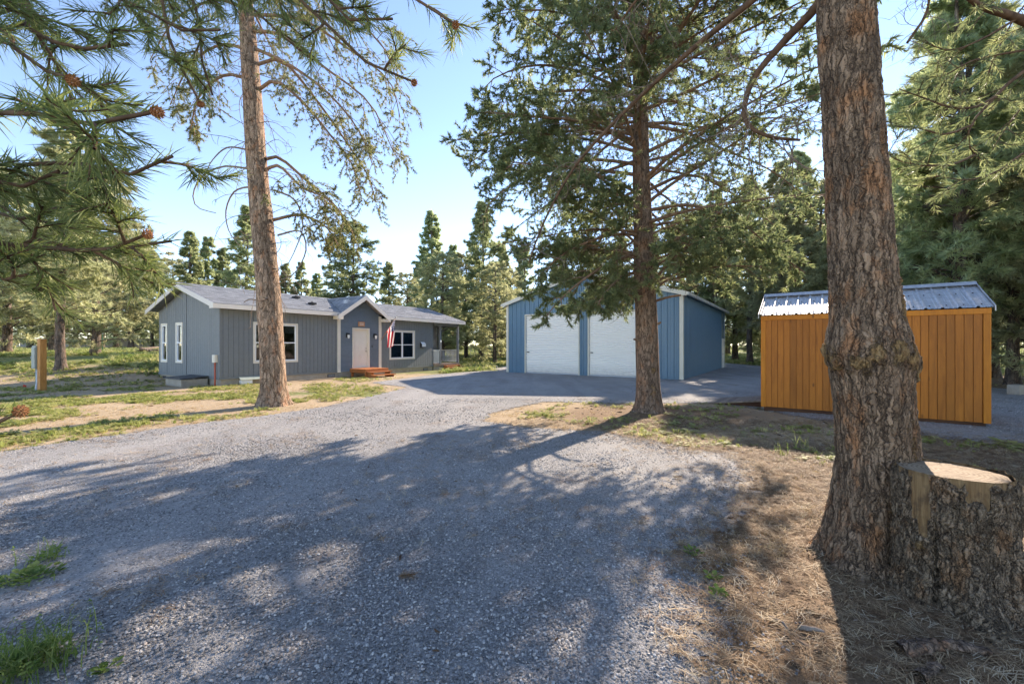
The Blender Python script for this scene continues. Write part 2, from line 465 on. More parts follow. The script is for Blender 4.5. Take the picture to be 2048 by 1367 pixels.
def gravel_mat():
    t = NT('gravel_drive'); p = t.pos()
    v = t.n('TexVoronoi', {'Vector': p, 'Scale': 70.0, 'Randomness': 1.0}, feature='F1')
    v2 = t.n('TexVoronoi', {'Vector': p, 'Scale': 170.0, 'Randomness': 1.0}, feature='F1')
    cell = t.n('SeparateColor', {0: v.outputs['Color']}).outputs[0]
    cell2 = t.n('SeparateColor', {0: v2.outputs['Color']}).outputs[1]
    f = t.math('ADD', t.math('MULTIPLY', cell, .55), t.math('MULTIPLY', cell2, .45))
    c = t.ramp(f, [(.1, (.125, .12, .115)), (.5, (.245, .236, .226)), (.8, (.36, .345, .33)), (.97, (.54, .51, .47))])
    big = t.noise(p, .45, 5, .6)
    c = t.n('HueSaturation', {'Color': c, 'Value': t.math('MULTIPLY_ADD', big, .7, .68)}).outputs[0]
    rot = t.n('Mapping', {0: p, 2: (0, 0, R(-28)), 3: (1.0, .16, 1)}).outputs[0]
    trk = t.ramp(t.noise(rot, .9, 5, .6, .6), [(.42, 0.0), (.62, .6)])
    c = t.mix(trk, c, (.36, .345, .325))
    brown = t.ramp(t.noise(p, 1.1, 6, .7), [(.54, 0.0), (.72, .6)])
    c = t.mix(brown, c, (.20, .135, .085))
    h = t.math('ADD', t.math('MULTIPLY', t.math('SUBTRACT', 1.0, v.outputs[0]), .7), t.math('MULTIPLY', t.math('SUBTRACT', 1.0, v2.outputs[0]), .4))
    sh = t.pbsdf(c, .9, t.bump(h, .8, .012), spec=.25)
    edge = t.math('ADD', t.attr('cover'), t.math('MULTIPLY_ADD', t.noise(p, 4.5, 8, .8), 2.6, -1.3))
    al = t.math('GREATER_THAN', edge, 0.0)
    return t.done(t.n('MixShader', {0: al, 1: t.n('BsdfTransparent').outputs[0], 2: sh}).outputs[0])
M['gravel'] = gravel_mat()

def ground_mat():
    t = NT('yard_soil'); p = t.pos()
    f1 = t.noise(p, 7, 6, .7); f2 = t.noise(p, 60, 4, .7); f3 = t.noise(p, .5, 4)
    fine = t.math('ADD', t.math('MULTIPLY', f1, .5), t.math('MULTIPLY', f2, .5))
    tan = t.ramp(fine, [(.3, (.23, .155, .095)), (.5, (.40, .30, .19)), (.72, (.55, .45, .31))])
    duff = t.ramp(fine, [(.3, (.085, .052, .03)), (.5, (.215, .14, .082)), (.72, (.39, .29, .18))])
    green = t.ramp(fine, [(.3, (.075, .11, .025)), (.55, (.17, .20, .06)), (.75, (.33, .32, .13))])
    dsel = t.ramp(t.math('ADD', t.attr('duff'), t.math('MULTIPLY_ADD', f1, .8, -.4)), [(.35, 0.0), (.65, 1.0)])
    c = t.mix(dsel, tan, duff)
    gsel = t.ramp(t.math('ADD', t.attr('green'), t.math('MULTIPLY_ADD', t.noise(p, 1.6, 6, .7), 1.3, -.65)), [(.42, 0.0), (.62, .85)])
    c = t.mix(gsel, c, green)
    c = t.n('HueSaturation', {'Color': c, 'Value': t.math('MULTIPLY_ADD', f3, .5, .75)}).outputs[0]
    return t.done(t.pbsdf(c, .95, t.bump(fine, .9, .03), spec=.15))
M['ground'] = ground_mat()

# ------------------------------------------------------------------ terrain and drive
def gz(x, y):
    x = np.asarray(x, float); y = np.asarray(y, float)
    r = 1.15 * sstep(32, 95, y) + .35 * (fbm(x * .03, y * .03) - .47) * sstep(30, 60, y) * 3
    return np.maximum(r, 1.05 * sstep(-15.5, -21, x) * sstep(15, 25, y) + .1 * sstep(25, 60, y))

drive_pts = [(-14, -9), (6, -9)] + [tuple(G(*q)) for q in [
    (1380, 1560), (1395, 1367), (1412, 1300), (1452, 1250), (1437, 1200), (1402, 1150), (1388, 1108), (1430, 1082), (1490, 1040), (1510, 985), (1500, 935),
    (1470, 905), (1390, 902), (1290, 878), (1200, 862), (1060, 856), (968, 842), (985, 825), (1090, 803), (1260, 807), (1420, 806), (1520, 818), (1700, 852), (1960, 885), (2090, 890)]] + [
    (15, 8.6), (19, 14), (20, 27), (20, 44), (2, 44), (-1.2, 30)] + [tuple(G(*q)) for q in [
    (1000, 741), (960, 742), (905, 746), (860, 750), (800, 758), (742, 765), (775, 770), (818, 774), (790, 781), (730, 796), (640, 815), (520, 833), (400, 846), (240, 869), (120, 886), (0, 905)]] + [(-14, 5.6)]
DP = np.array(drive_pts)
def drive_sd(x, y):
    """signed distance to the drive outline, positive inside"""
    x = np.asarray(x, float).ravel(); y = np.asarray(y, float).ravel()
    dmin = np.full(x.shape, 1e9); inside = np.zeros(x.shape, bool)
    for (ax, ay), (bx, by) in zip(DP, np.roll(DP, -1, 0)):
        ex, ey = bx - ax, by - ay
        u = np.clip(((x - ax) * ex + (y - ay) * ey) / (ex * ex + ey * ey + 1e-12), 0, 1)
        dmin = np.minimum(dmin, np.hypot(x - ax - u * ex, y - ay - u * ey))
        c = (ay > y) != (by > y)
        with np.errstate(divide='ignore', invalid='ignore'):
            inside ^= c & (x < (bx - ax) * (y - ay) / (by - ay + 1e-15) + ax)
    return np.where(inside, dmin, -dmin)

def duff_amt(x, y):
    a = np.exp(-(((x - 3.6) / 3.4) ** 2 + ((y - 10.2) / 2.2) ** 2))
    b = sstep(.6, 1.6, x) * sstep(9, 5.5, y)
    c = sstep(5, 9, x) * sstep(24, 12, y)
    d = sstep(9, 16, x) * .9
    return np.clip(np.maximum.reduce([a * .9, b * .95, c * .6, d]), 0, 1)
def green_amt(x, y):
    far = sstep(20, 30, y + .3 * np.maximum(-x - 8, 0)) * .95
    strip = np.exp(-((y - (13.3 + .28 * (x + 12))) / 1.0) ** 2) * sstep(-4.5, -8, x) * .75
    e = np.exp(-(((x + 4.8) / 1.6) ** 2 + ((y - 14.6) / 1.1) ** 2)) * .8
    r = sstep(7, 10, x) * sstep(7, 13, y) * .55
    return np.clip(np.maximum.reduce([far, strip, e, r]) * (1 - .85 * sstep(10, 16, x) * sstep(26, 20, y)) + .08, 0, 1)

_a = np.linspace(-1, 1, 181); gx = np.sinh(_a * 4.6) / np.sinh(4.6) * 420
_b = np.linspace(0, 1, 200); gy = -14 + np.sinh(_b * 4.4) / np.sinh(4.4) * 560
XX, YY = np.meshgrid(gx, gy)
gv = np.stack([XX, YY, gz(XX, YY)], -1).reshape(-1, 3)
_i = np.arange(len(gx) * len(gy)).reshape(len(gy), len(gx))
gf = np.stack([_i[:-1, :-1], _i[:-1, 1:], _i[1:, 1:], _i[1:, :-1]], -1).reshape(-1, 4)
o = link('ground', mesh_np('ground', gv, gf, M['ground'], True, {'duff': duff_amt(gv[:, 0], gv[:, 1]), 'green': green_amt(gv[:, 0], gv[:, 1])}))
tag(o, 'tan needle-strewn soil of the yard with patches of grass', 'ground', kind='structure')

dx = np.linspace(-15, 21, 210); dy = np.r_[np.linspace(-9.5, 16, 160), np.linspace(16.2, 45, 70)]
XX, YY = np.meshgrid(dx, dy)
sd = drive_sd(XX, YY)
dz = gz(XX, YY).ravel() + .012 + .03 * sstep(-.1, 1.2, sd) + .02 * (fbm(XX.ravel() * .6, YY.ravel() * .6) - .45) * sstep(.2, 1, sd)
dv = np.stack([XX.ravel(), YY.ravel(), dz], -1)
_i = np.arange(len(dx) * len(dy)).reshape(len(dy), len(dx))
df = np.stack([_i[:-1, :-1], _i[:-1, 1:], _i[1:, 1:], _i[1:, :-1]], -1).reshape(-1, 4)
df = df[(sd[df] > -.7).any(1)]
used = np.unique(df); remap = np.full(len(dv), -1); remap[used] = np.arange(len(used))
o = link('driveway', mesh_np('driveway', dv[used], remap[df], M['gravel'], True, {'cover': sd[used] / .5}))
tag(o, 'wide grey gravel drive sweeping up to the garage', 'driveway', kind='structure')
def dsurf(x, y):
    s = drive_sd(x, y)
    return gz(x, y) + np.where(s > -.3, .012 + .03 * sstep(-.1, 1.2, s), 0)

# ------------------------------------------------------------------ walls made of boards
def front(a, b, d): return (a, -d, b)          # wall y = 0, outward -y
def gable(a, b, d): return (-d, a, b)          # wall x = 0, outward -x
def quad_prism(mb, face, q, d0, d1, dtop=None):
    """q: four (a,b) corners, bottom edge first; d0..d1 depth; dtop = outer depth of the upper edge"""
    dt = d1 if dtop is None else dtop
    v = [face(*q[0], d0), face(*q[1], d0), face(*q[2], d0), face(*q[3], d0), face(*q[0], d1), face(*q[1], d1), face(*q[2], dt), face(*q[3], dt)]
    return mb.add(v, BOXF)

def strips(a0, a1, ztop, zbot, openings, width, gap=.0, extra=()):
    """vertical board outlines between a0 and a1, cut round the openings"""
    cuts = sorted(set([a0, a1] + [round(a0 + i * width, 4) for i in range(1, int((a1 - a0) / width) + 1)] + [e for op in openings for e in op[:2] if a0 < e < a1] + list(extra)))
    cc = [cuts[0]]
    for c in cuts[1:]:
        if c - cc[-1] > .012: cc.append(c)
    cc[-1] = a1
    out = []
    for l, r in zip(cc[:-1], cc[1:]):
        m = (l + r) / 2
        spans = [(zbot, None)]
        for (o0, o1, z0, z1) in sorted(openings, key=lambda q: q[2]):
            if o0 < m < o1:
                lo, _ = spans.pop(); spans += [(lo, z0), (z1, None)]
        for lo, hi in spans:
            l2, r2 = l + gap / 2, r - gap / 2
            hl, hr = (ztop(l2), ztop(r2)) if hi is None else (hi, hi)
            if min(hl, hr) - lo > .02: out.append([(l2, lo), (r2, lo), (r2, hr), (l2, hl)])
    return out

def add_window(parent, face, a0, a1, z0, z1, cols=1, label=None, blind=False):
    """casing > sash, meeting_rail, pane, blind"""
    w = MB(); c = .085
    for q in ([(a0, z0), (a1, z0), (a1, z0 + c), (a0, z0 + c)], [(a0, z1 - c), (a1, z1 - c), (a1, z1), (a0, z1)],
              [(a0, z0 + c), (a0 + c, z0 + c), (a0 + c, z1 - c), (a0, z1 - c)], [(a1 - c, z0 + c), (a1, z0 + c), (a1, z1 - c), (a1 - c, z1 - c)]):
        quad_prism(w, face, q, -.02, .045)
    win = w.build('window', M['trim'], parent)
    if label: win['label'] = label
    zm = z0 + (z1 - z0) * .5
    n = cols
    for i in range(n):
        l = a0 + c + (a1 - a0 - 2 * c) * i / n; r = a0 + c + (a1 - a0 - 2 * c) * (i + 1) / n
        s = .045
        f = MB()
        for q in ([(l, z0 + c), (r, z0 + c), (r, z0 + c + s), (l, z0 + c + s)], [(l, z1 - c - s), (r, z1 - c - s), (r, z1 - c), (l, z1 - c)],
                  [(l, z0 + c + s), (l + s, z0 + c + s), (l + s, z1 - c - s), (l, z1 - c - s)], [(r - s, z0 + c + s), (r, z0 + c + s), (r, z1 - c - s), (r - s, z1 - c - s)]):
            quad_prism(f, face, q, -.06, .02)
        f.build('sash', M['vinyl'], win)
        m = MB(); quad_prism(m, face, [(l + s, zm - .025), (r - s, zm - .025), (r - s, zm + .025), (l + s, zm + .025)], -.055, .012); m.build('meeting_rail', M['vinyl'], win)
        for lo, hi, d in ((z0 + c + s, zm - .025, -.02), (zm + .025, z1 - c - s, -.035)):
            m = MB(); quad_prism(m, face, [(l + s, lo), (r - s, lo), (r - s, hi), (l + s, hi)], d - .006, d); m.build('pane', M['glass'], win)
        if blind:
            m = MB(); nsl = 9; zt_ = z1 - c - s; zl = zt_ - (zt_ - zm) * (.75 if i == 0 else .45)
            for q in range(nsl):
                za = zl + (zt_ - zl) * q / nsl; quad_prism(m, face, [(l + s, za), (r - s, za), (r - s, za + (zt_ - zl) / nsl * .9), (l + s, za + (zt_ - zl) / nsl * .9)], -.125, -.105, -.118)
            m.build('blind', M['blind'], win)
    return win

# ------------------------------------------------------------------ the house
house = empty('house', (-12.1, 17.3, 0), math.atan2(.8484, .5294))
tag(house, 'single-storey blue-grey house with low shingle roof and white front door', 'house')
ZB, ZE, SLOPE, DEP = .27, 3.20, .30, 6.3
EAVE, OV = 3.40, .4
def roofz(y): return EAVE + SLOPE * (min(y, DEP - y) + OV)
EC, EHW = 6.93, 1.36
win_front = [(1.29, 3.33, .90, 2.73), (9.0, 11.08, .83, 2.62)]
win_gable = [(3.52, 4.26, .88, 2.75), (5.22, 5.96, .88, 2.75)]
door_op = (6.40, 7.54, .45, 2.65)
XW, XE = 12.8, 15.4
# backing walls
wb = MB()
for q in strips(0, XW, lambda a: ZE, ZB, win_front + [door_op], 50): quad_prism(wb, front, q, -.12, 0)
for q in strips(.001, DEP, lambda a: min(roofz(a) - .16, 9), ZB, win_gable, 50, extra=(DEP / 2,)): quad_prism(wb, gable, q, -.12, 0)
wb.box(0, XE, DEP - .12, DEP, ZB, ZE).box(XE - .12, XE, 2.0, DEP - .12, ZB, ZE).box(XW, XE - .12, 2.0, 2.12, ZB, ZE).box(XW - .12, XW, .125, 2.0, ZB, ZE)
wb.build('wall', M['siding'], house)
mb = MB(); mb.box(.13, XW - .13, .13, DEP - .13, .35, .40); mb.build('floor', M['interior'], house)
mb = MB(); mb.box(.13, XW - .13, .13, DEP - .13, 2.95, 3.0); mb.build('ceiling', M['interior'], house)
mb = MB(); mb.box(.2, XW - .2, 3.3, 3.36, .4, 2.94).box(4.6, 4.66, .2, 3.28, .4, 2.94).box(8.5, 8.56, .2, 3.28, .4, 2.94); mb.build('partition', M['interior'], house)
# grooved siding, board by board
for l, r in ((0, EC - EHW), (EC + EHW, XW)):
    for q in strips(l + .10 if l == 0 else l + .09, r - .09, lambda a: ZE, ZB + .09, win_front, .203, .012):
        m = MB(); quad_prism(m, front, q, .002, .022); m.build('siding_board', M['siding'], house)
for q in strips(.09, DEP - .05, lambda a: roofz(a) - .17, ZB + .09, win_gable, .203, .012, extra=(DEP / 2,)):
    m = MB(); quad_prism(m, gable, q, .002, .020); m.build('siding_board', M['siding'], house)
mb = MB(); quad_prism(mb, front, [(0, ZB), (EC - EHW, ZB), (EC - EHW, ZB + .085), (0, ZB + .085)], .002, .03); mb.build('skirt_board', M['siding'], house)
mb = MB(); quad_prism(mb, front, [(EC + EHW, ZB), (XW, ZB), (XW, ZB + .085), (EC + EHW, ZB + .085)], .002, .03); mb.build('skirt_board', M['siding'], house)
mb = MB(); quad_prism(mb, gable, [(0, ZB), (DEP, ZB), (DEP, ZB + .085), (0, ZB + .085)], .002, .03); mb.build('skirt_board', M['siding'], house)
mb = MB(); mb.box(-.03, .09, -.032, .002, ZB + .087, ZE).box(-.032, .0, .0021, .08, ZB + .087, ZE); mb.build('corner_board', M['siding'], house)
mb = MB(); quad_prism(mb, gable, [(DEP / 2 - .05, ZB + .087), (DEP / 2 + .05, ZB + .087), (DEP / 2 + .05, 4.25), (DEP / 2 - .05, 4.25)], .021, .045); mb.build('seam_batten', M['siding'], house)
mb = MB(); quad_prism(mb, gable, [(.09, 3.02), (DEP / 2 - .055, 3.02), (DEP / 2 - .055, 3.035), (.09, 3.035)], .021, .03); mb.build('seam_flashing', M['siding'], house)
# entry gable with lap boards
ez = lambda a: 4.33 - .68 * abs(a - EC)
mb = MB()
for q in strips(EC - EHW, EC + EHW, ez, ZE, [], 50, extra=(EC,)): quad_prism(mb, front, q, -.05, 0)
mb.build('gable_wall', M['lap'], house)
z = ZB + .02; HB = .152
while z < 4.2:
    z1 = z + HB
    def span(zz): return min(EHW - .10, (4.22 - zz) / .68)
    hb, ht = span(z), span(z1)
    if hb > .08 and z < 4.1:
        ht = max(ht, .0)
        segs = [((EC - hb, EC + hb), (EC - ht, EC + ht))]
        if z < 2.65:
            if z1 <= .45 or z >= 2.65: pass
            else: segs = [((EC - hb, 6.40), (EC - ht, 6.40)), ((7.54, EC + hb), (7.54, EC + ht))]
        for (b0, b1), (t0, t1) in segs:
            m = MB(); quad_prism(m, front, [(b0, z), (b1, z), (t1, z1 + .006), (t0, z1 + .006)], .0, .038, .014); m.build('lap_board', M['lap'], house)
    z = z1
for s in (-1, 1):
    a = EC + s * EHW
    mb = MB(); quad_prism(mb, front, [(a - .09, ZB), (a + .09, ZB), (a + .09, 3.36), (a - .09, 3.36)], .003, .055); mb.build('corner_trim', M['trim'], house)
# front door
dm = MB(); c = .075
for q in ([(6.40, .45), (6.40 + c, .45), (6.40 + c, 2.65), (6.40, 2.65)], [(7.54 - c, .45), (7.54, .45), (7.54, 2.65), (7.54 - c, 2.65)], [(6.40 + c, 2.65 - c), (7.54 - c, 2.65 - c), (7.54 - c, 2.65), (6.40 + c, 2.65)]):
    quad_prism(dm, front, q, -.14, .055)
quad_prism(dm, front, [(6.475, .45), (7.465, .45), (7.465, .485), (6.475, .485)], -.14, .03)
frame = dm.build('door_frame', M['trim'], house)
dl = MB(); quad_prism(dl, front, [(6.48, .49), (7.46, .49), (7.46, 2.57), (6.48, 2.57)], -.13, -.085)
door = dl.build('door', M['door'], house)
for i in (0, 1):
    for (z0, z1) in ((.62, 1.22), (1.32, 1.98), (2.08, 2.42)):
        a0 = 6.57 + i * .43; a1 = a0 + .37
        m = MB()
        for q in ([(a0, z0), (a1, z0), (a1, z0 + .025), (a0, z0 + .025)], [(a0, z1 - .025), (a1, z1 - .025), (a1, z1), (a0, z1)], [(a0, z0 + .025), (a0 + .025, z0 + .025), (a0 + .025, z1 - .025), (a0, z1 - .025)], [(a1 - .025, z0 + .025), (a1, z0 + .025), (a1, z1 - .025), (a1 - .025, z1 - .025)]):
            quad_prism(m, front, q, -.086, -.072)
        quad_prism(m, front, [(a0 + .06, z0 + .06), (a1 - .06, z0 + .06), (a1 - .06, z1 - .06), (a0 + .06, z1 - .06)], -.086, -.074)
        m.build('door_panel', M['door'], door)
for z, r in ((1.36, .035), (1.52, .028)):
    m = MB(); m.tube([(7.36, .086, z), (7.36, .05, z)], r * .6, 10); m.sphere((7.36, .03, z), r, 10, 6, (1, .7, 1)); m.build('door_knob', M['brass'], door, True)
# windows
add_window(house, front, *win_front[0], cols=2, label='double window with cream casing behind the leaning pine', blind=True)
add_window(house, front, *win_front[1], cols=2, label='double window with white sashes beside the flag', blind=True)
for w in win_gable: add_window(house, gable, *w)
# foundation, vents
mb = MB(); mb.box(.04, XW - .02, .04, .2, -.2, ZB - .002).box(.04, .2, .21, DEP - .04, -.2, ZB - .002).box(.04, XE, DEP - .2, DEP - .05, -.2, ZB - .002); mb.build('foundation', M['concrete'], house)
for a in (4.95, 11.9):
    m = MB(); m.box(a, a + .42, .02, .045, .04, .2); v = m.build('foundation_vent', M['black'], house)
    for k in range(4): mm = MB(); mm.box(a + .03, a + .39, .008, .018, .065 + k * .033, .078 + k * .033); mm.build('vent_slat', M['galv'], v)
m = MB(); m.box(.018, .045, 5.55, 5.9, .04, .2); m.build('foundation_vent', M['black'], house)
m = MB(); m.box(.75, 1.2, -.16, .03, -.02, .2); hv = m.build('crawl_hatch', M['vinyl'], house); hv['label'] = 'small white crawlspace hatch at the foot of the front wall'
m = MB(); m.prism([(-.2, .2), (.0, .34), (.0, .36), (-.22, .215)], 0, .7, 1.75); m.build('hatch_lid', M['grey_box'], hv)
# main roof: deck, fascia, shingle courses
XR0, XR1 = -OV, 15.75
YR = DEP / 2
RZ = EAVE + SLOPE * (YR + OV)
VH = (RZ - .06 - EAVE) / .68                              # half width of the entry gable where it meets the eave
EPK = EAVE + .68 * VH                                      # entry ridge height
rd = MB()
for xa, xb in ((XR0 + .03, EC - VH), (EC + VH, XR1 - .03)):
    rd.prism([(-OV, EAVE - .05), (YR, RZ - .05), (YR, RZ), (-OV, EAVE)], 0, xa, xb)
yc = .12; rd.prism([(yc, EAVE - .05 + SLOPE * (yc + OV)), (YR, RZ - .05), (YR, RZ), (yc, EAVE + SLOPE * (yc + OV))], 0, EC - VH, EC + VH)
rd.prism([(YR, RZ - .05), (DEP + OV, EAVE - .05), (DEP + OV, EAVE), (YR, RZ)], 0, XR0 + .03, XR1 - .03)
roof = rd.build('roof', M['shingle'], house)
ncr = 26
for k in range(ncr):
    y0 = -OV - .03 + (YR + OV) * k / ncr; y1 = y0 + (YR + OV) / ncr + .03
    y1 = min(y1, YR)
    za, zb_ = EAVE + SLOPE * (y0 + OV), EAVE + SLOPE * (y1 + OV)
    hw = lambda y: max(0.0, VH - SLOPE * (max(y, -OV) + OV) / .68)
    for s in (0, 1):
        if s == 0: xa0, xa1, xb0, xb1 = XR0, EC - hw(y0), XR0, EC - hw(y1)
        else: xa0, xa1, xb0, xb1 = EC + hw(y0), XR1, EC + hw(y1), XR1
        v = [(xa0, y0, za + .001), (xa1, y0, za + .001), (xb1, y1, zb_ + .001), (xb0, y1, zb_ + .001), (xa0, y0, za + .024), (xa1, y0, za + .024), (xb1, y1, zb_ + .007), (xb0, y1, zb_ + .007)]
        m = MB(); m.add(v, BOXF); m.build('shingle_course', M['shingle'], roof)
for k in range(ncr):
    y0 = DEP + OV + .03 - (YR + OV) * k / ncr; y1 = max(y0 - (YR + OV) / ncr - .03, YR)
    za, zb_ = EAVE + SLOPE * (DEP + OV - y0), EAVE + SLOPE * (DEP + OV - y1)
    v = [(XR0, y0, za + .001), (XR1, y0, za + .001), (XR1, y1, zb_ + .001), (XR0, y1, zb_ + .001), (XR0, y0, za + .024), (XR1, y0, za + .024), (XR1, y1, zb_ + .007), (XR0, y1, zb_ + .007)]
    m = MB(); m.add(v, BOXF); m.build('shingle_course', M['shingle'], roof)
m = MB(); m.prism([(YR - .14, RZ - .03), (YR, RZ + .02), (YR + .14, RZ - .03), (YR + .14, RZ), (YR, RZ + .045), (YR - .14, RZ)], 0, XR0, XR1); m.build('ridge_cap', M['shingle'], roof)
FH = .20
for (x0, x1) in ((XR0, EC - VH - .12), (EC + VH + .12, XR1)):
    m = MB(); m.box(x0, x1, -OV - .028, -OV, EAVE - FH, EAVE - .004); m.build('fascia', M['fascia'], house)
for x in (XR0 - .03, XR1):
    for s in (0, 1):
        ya, yb = (-OV - .028, YR) if s == 0 else (DEP + OV + .028, YR)
        za = EAVE
        m = MB(); m.add([(x, ya, za - FH - .01), (x + .03, ya, za - FH - .01), (x + .03, yb, RZ - FH), (x, yb, RZ - FH), (x, ya, za - .002), (x + .03, ya, za - .002), (x + .03, yb, RZ - .002), (x, yb, RZ - .002)], BOXF); m.build('rake_board', M['fascia'], house)
m = MB(); m.box(XR0 + .03, EC - EHW - .1, -OV, -.03, 3.225, 3.24).box(EC + EHW + .1, XW, -OV, -.03, 3.225, 3.24).box(XW, XR1 - .03, -OV, 2.0, 3.225, 3.24); m.build('soffit', M['trim'], house)
m = MB(); m.box(XW + .05, XE + .05, -.06, .06, 3.02, 3.223); m.build('porch_beam', M['siding'], house)
m = MB(); m.box(XE - .06, XE + .06, .065, 1.99, 3.02, 3.223); m.build('porch_beam', M['siding'], house)
m = MB()
m.add([(XR0, -OV, EAVE - FH), (XR0, -.02, EAVE - FH), (XR0, -.02, EAVE - .05), (XR0, -OV, EAVE - .05)], [(0, 1, 2, 3)])
m.build('eave_return', M['fascia'], house)
# entry gable roof
YF = -.5
YB = -OV + (EPK - EAVE) / SLOPE
HWG = VH + .24
for s in (-1, 1):
    q = [(EC + s * HWG, YF, EPK - .68 * HWG), (EC, YF, EPK), (EC, YB, EPK), (EC + s * VH, -OV, EAVE), (EC + s * HWG, -OV - .03, EPK - .68 * HWG)]
    v = [(x, y, z + .03) for x, y, z in q] + [(x, y, z - .03) for x, y, z in q]
    m = MB(); m.add(v, [(0, 1, 2, 3, 4), (9, 8, 7, 6, 5)] + [(i, (i + 1) % 5, 5 + (i + 1) % 5, 5 + i) for i in range(5)])
    slope = m.build('entry_roof', M['shingle'], house)
    n = 14
    for k in range(n):
        z0, z1 = EPK - .68 * HWG + .68 * HWG * k / n, EPK - .68 * HWG + .68 * HWG * (k + 1) / n
        x0, x1 = EC + s * (EPK - z0) / .68, EC + s * (EPK - z1) / .68
        yb0 = -OV + max(0, z0 - EAVE) / SLOPE; yb1 = -OV + max(0, z1 - EAVE) / SLOPE
        v = [(x0, YF, z0 + .031), (x0, yb0, z0 + .031), (x1, yb1, z1 + .031), (x1, YF, z1 + .031), (x0 + s * .01, YF, z0 + .055), (x0 + s * .01, yb0, z0 + .055), (x1, yb1, z1 + .038), (x1, YF, z1 + .038)]
        m = MB(); m.add(v, BOXF); m.build('shingle_course', M['shingle'], slope)
    a0, a1 = EC + s * HWG, EC
    m = MB(); v = []
    for d in (-YF, -YF + .035):
        v += [front(a0, EPK - .68 * HWG - .20, d), front(a1, EPK - .22, d), front(a1, EPK + .03, d), front(a0, EPK - .68 * HWG + .03, d)]
    m.add(v, [(0, 1, 2, 3), (7, 6, 5, 4), (0, 4, 5, 1), (1, 5, 6, 2), (2, 6, 7, 3), (3, 7, 4, 0)]); m.build('rake_board', M['fascia'], house)
    m = MB(); xs = sorted((EC + s * HWG, EC + s * (HWG - .3))); m.box(xs[0], xs[1], YF + .002, -.06, EPK - .68 * HWG - .19, EPK - .68 * HWG - .03); m.build('eave_box', M['trim'], house)
for (x, y) in ((4.65, .9), (4.55, 2.2)):
    z = EAVE + SLOPE * (y + OV)
    m = MB(); m.tube([(x, y, z), (x, y, z + .16)], .06, 8); m.add(box_verts(x - .16, x + .16, y - .16, y + .12, z + .03, z + .12), BOXF); m.build('roof_vent', M['black'], roof)
xv, yv = EC - .55, .35
m = MB(); zv = EPK - .68 * .55; m.add(box_verts(xv - .14, xv + .14, yv - .16, yv + .16, zv - .06, zv + .14), BOXF); m.build('roof_vent', M['galv'], roof)

# porch: deck, posts, rails
m = MB(); m.box(XW + .01, XE + .12, -.1, 2.0, .30, .42); m.build('porch_deck', M['ramp'], house)
m = MB(); m.box(XW + .02, XE + .08, -.05, -.02, -.1, .298); m.build('porch_skirt', M['concrete'], house)
for (x, y) in ((13.5, 0), (XE, 0), (XE, 1.85)):
    m = MB(); m.box(x - .07, x + .07, y - .07, y + .07, .42, 3.02); p = m.build('porch_post', M['siding'], house, bevel=.008)
def rail(p0, p1, n):
    p0, p1 = np.array(p0), np.array(p1); d = p1 - p0; L = np.linalg.norm(d); u = d / L; w = np.array([-u[1], u[0]])
    def bar(name, c0, c1, hw, z0, z1):
        a, b = p0 + u * c0, p0 + u * c1
        v = [(*(a - w * hw), z0), (*(b - w * hw), z0), (*(b + w * hw), z0), (*(a + w * hw), z0), (*(a - w * hw), z1), (*(b - w * hw), z1), (*(b + w * hw), z1), (*(a + w * hw), z1)]
        m = MB(); m.add(v, BOXF); return m.build(name, M['white'], rl)
    rl = empty('railing'); rl.parent = house
    bar('top_rail', 0, L, .04, 1.32, 1.38); bar('bottom_rail', 0, L, .03, .50, .55)
    for i in range(n):
        c = L * (i + .5) / n; bar('baluster', c - .018, c + .018, .018, .552, 1.318)
rail((XW + .04, 0), (13.43, 0), 6)
rail((XE, .07), (XE, 1.78), 14)
m = MB(); m.tube([(13.5, -.072, 1.98), (13.5, -.082, 1.98)], .085, 20); m.build('round_plate', M['white'], house)

# wooden steps
def wood_steps(name, label, x0, x1, y_out, ztop, depth, n, rz_parent):
    st = empty(name, house.matrix_world @ Vector((0, 0, 0)))
    st.location = house.location; st.rotation_euler = house.rotation_euler
    tag(st, label, 'steps')
    zt = ztop
    if depth > 0:
        nb = int(round((x1 - x0) / .14))
        for i in range(nb):
            a = x0 + (x1 - x0) * i / nb; b = x0 + (x1 - x0) * (i + 1) / nb - .006
            m = MB(); m.box(a, b, y_out - depth, y_out - .06, zt - .04, zt); m.build('deck_board', M['deck'], st)
        m = MB(); m.box(x0, x0 + .04, y_out - depth, y_out - .06, zt - .2, zt - .042); m.build('side_board', M['deck'], st)
        m = MB(); m.box(x1 - .04, x1, y_out - depth, y_out - .06, zt - .2, zt - .042); m.build('side_board', M['deck'], st)
        m = MB(); m.box(x0 + .042, x1 - .042, y_out - depth, y_out - depth + .04, zt - .2, zt - .042); m.build('front_board', M['deck'], st)
        for (x, y) in ((x0 + .045, y_out - depth + .045), (x1 - .135, y_out - depth + .045), (x0 + .045, y_out - .2), (x1 - .135, y_out - .2)):
            m = MB(); m.box(x, x + .09, y, y + .09, -.05, zt - .043); m.build('leg', M['deck'], st)
    ye = y_out - max(depth, .06)
    rise = zt / (n + 1)
    for k in range(1, n + 1):
        z = zt - rise * k; y1 = ye - .28 * (k - 1) - .01; y0 = y1 - .31
        for j in (0, 1):
            ya = y0 + .155 * j
            m = MB(); m.box(x0 + .08 - .02 * k, x1 - .02 + .02, ya + .003, ya + .152, z - .04, z); m.build('tread', M['deck'], st)
    for x in (x0 + .10, x1 - .16):
        pts = [(ye, .0), (ye, zt - .05)]
        for k in range(1, n + 1):
            pts += [(ye - .28 * (k - 1) - .008, zt - rise * k - .042), (ye - .28 * k - .008, zt - rise * k - .042)]
        pts += [(ye - .28 * n - .03, .0)]
        m = MB(); m.prism(pts, 0, x, x + .045); m.build('stringer', M['deck'], st)
    return st
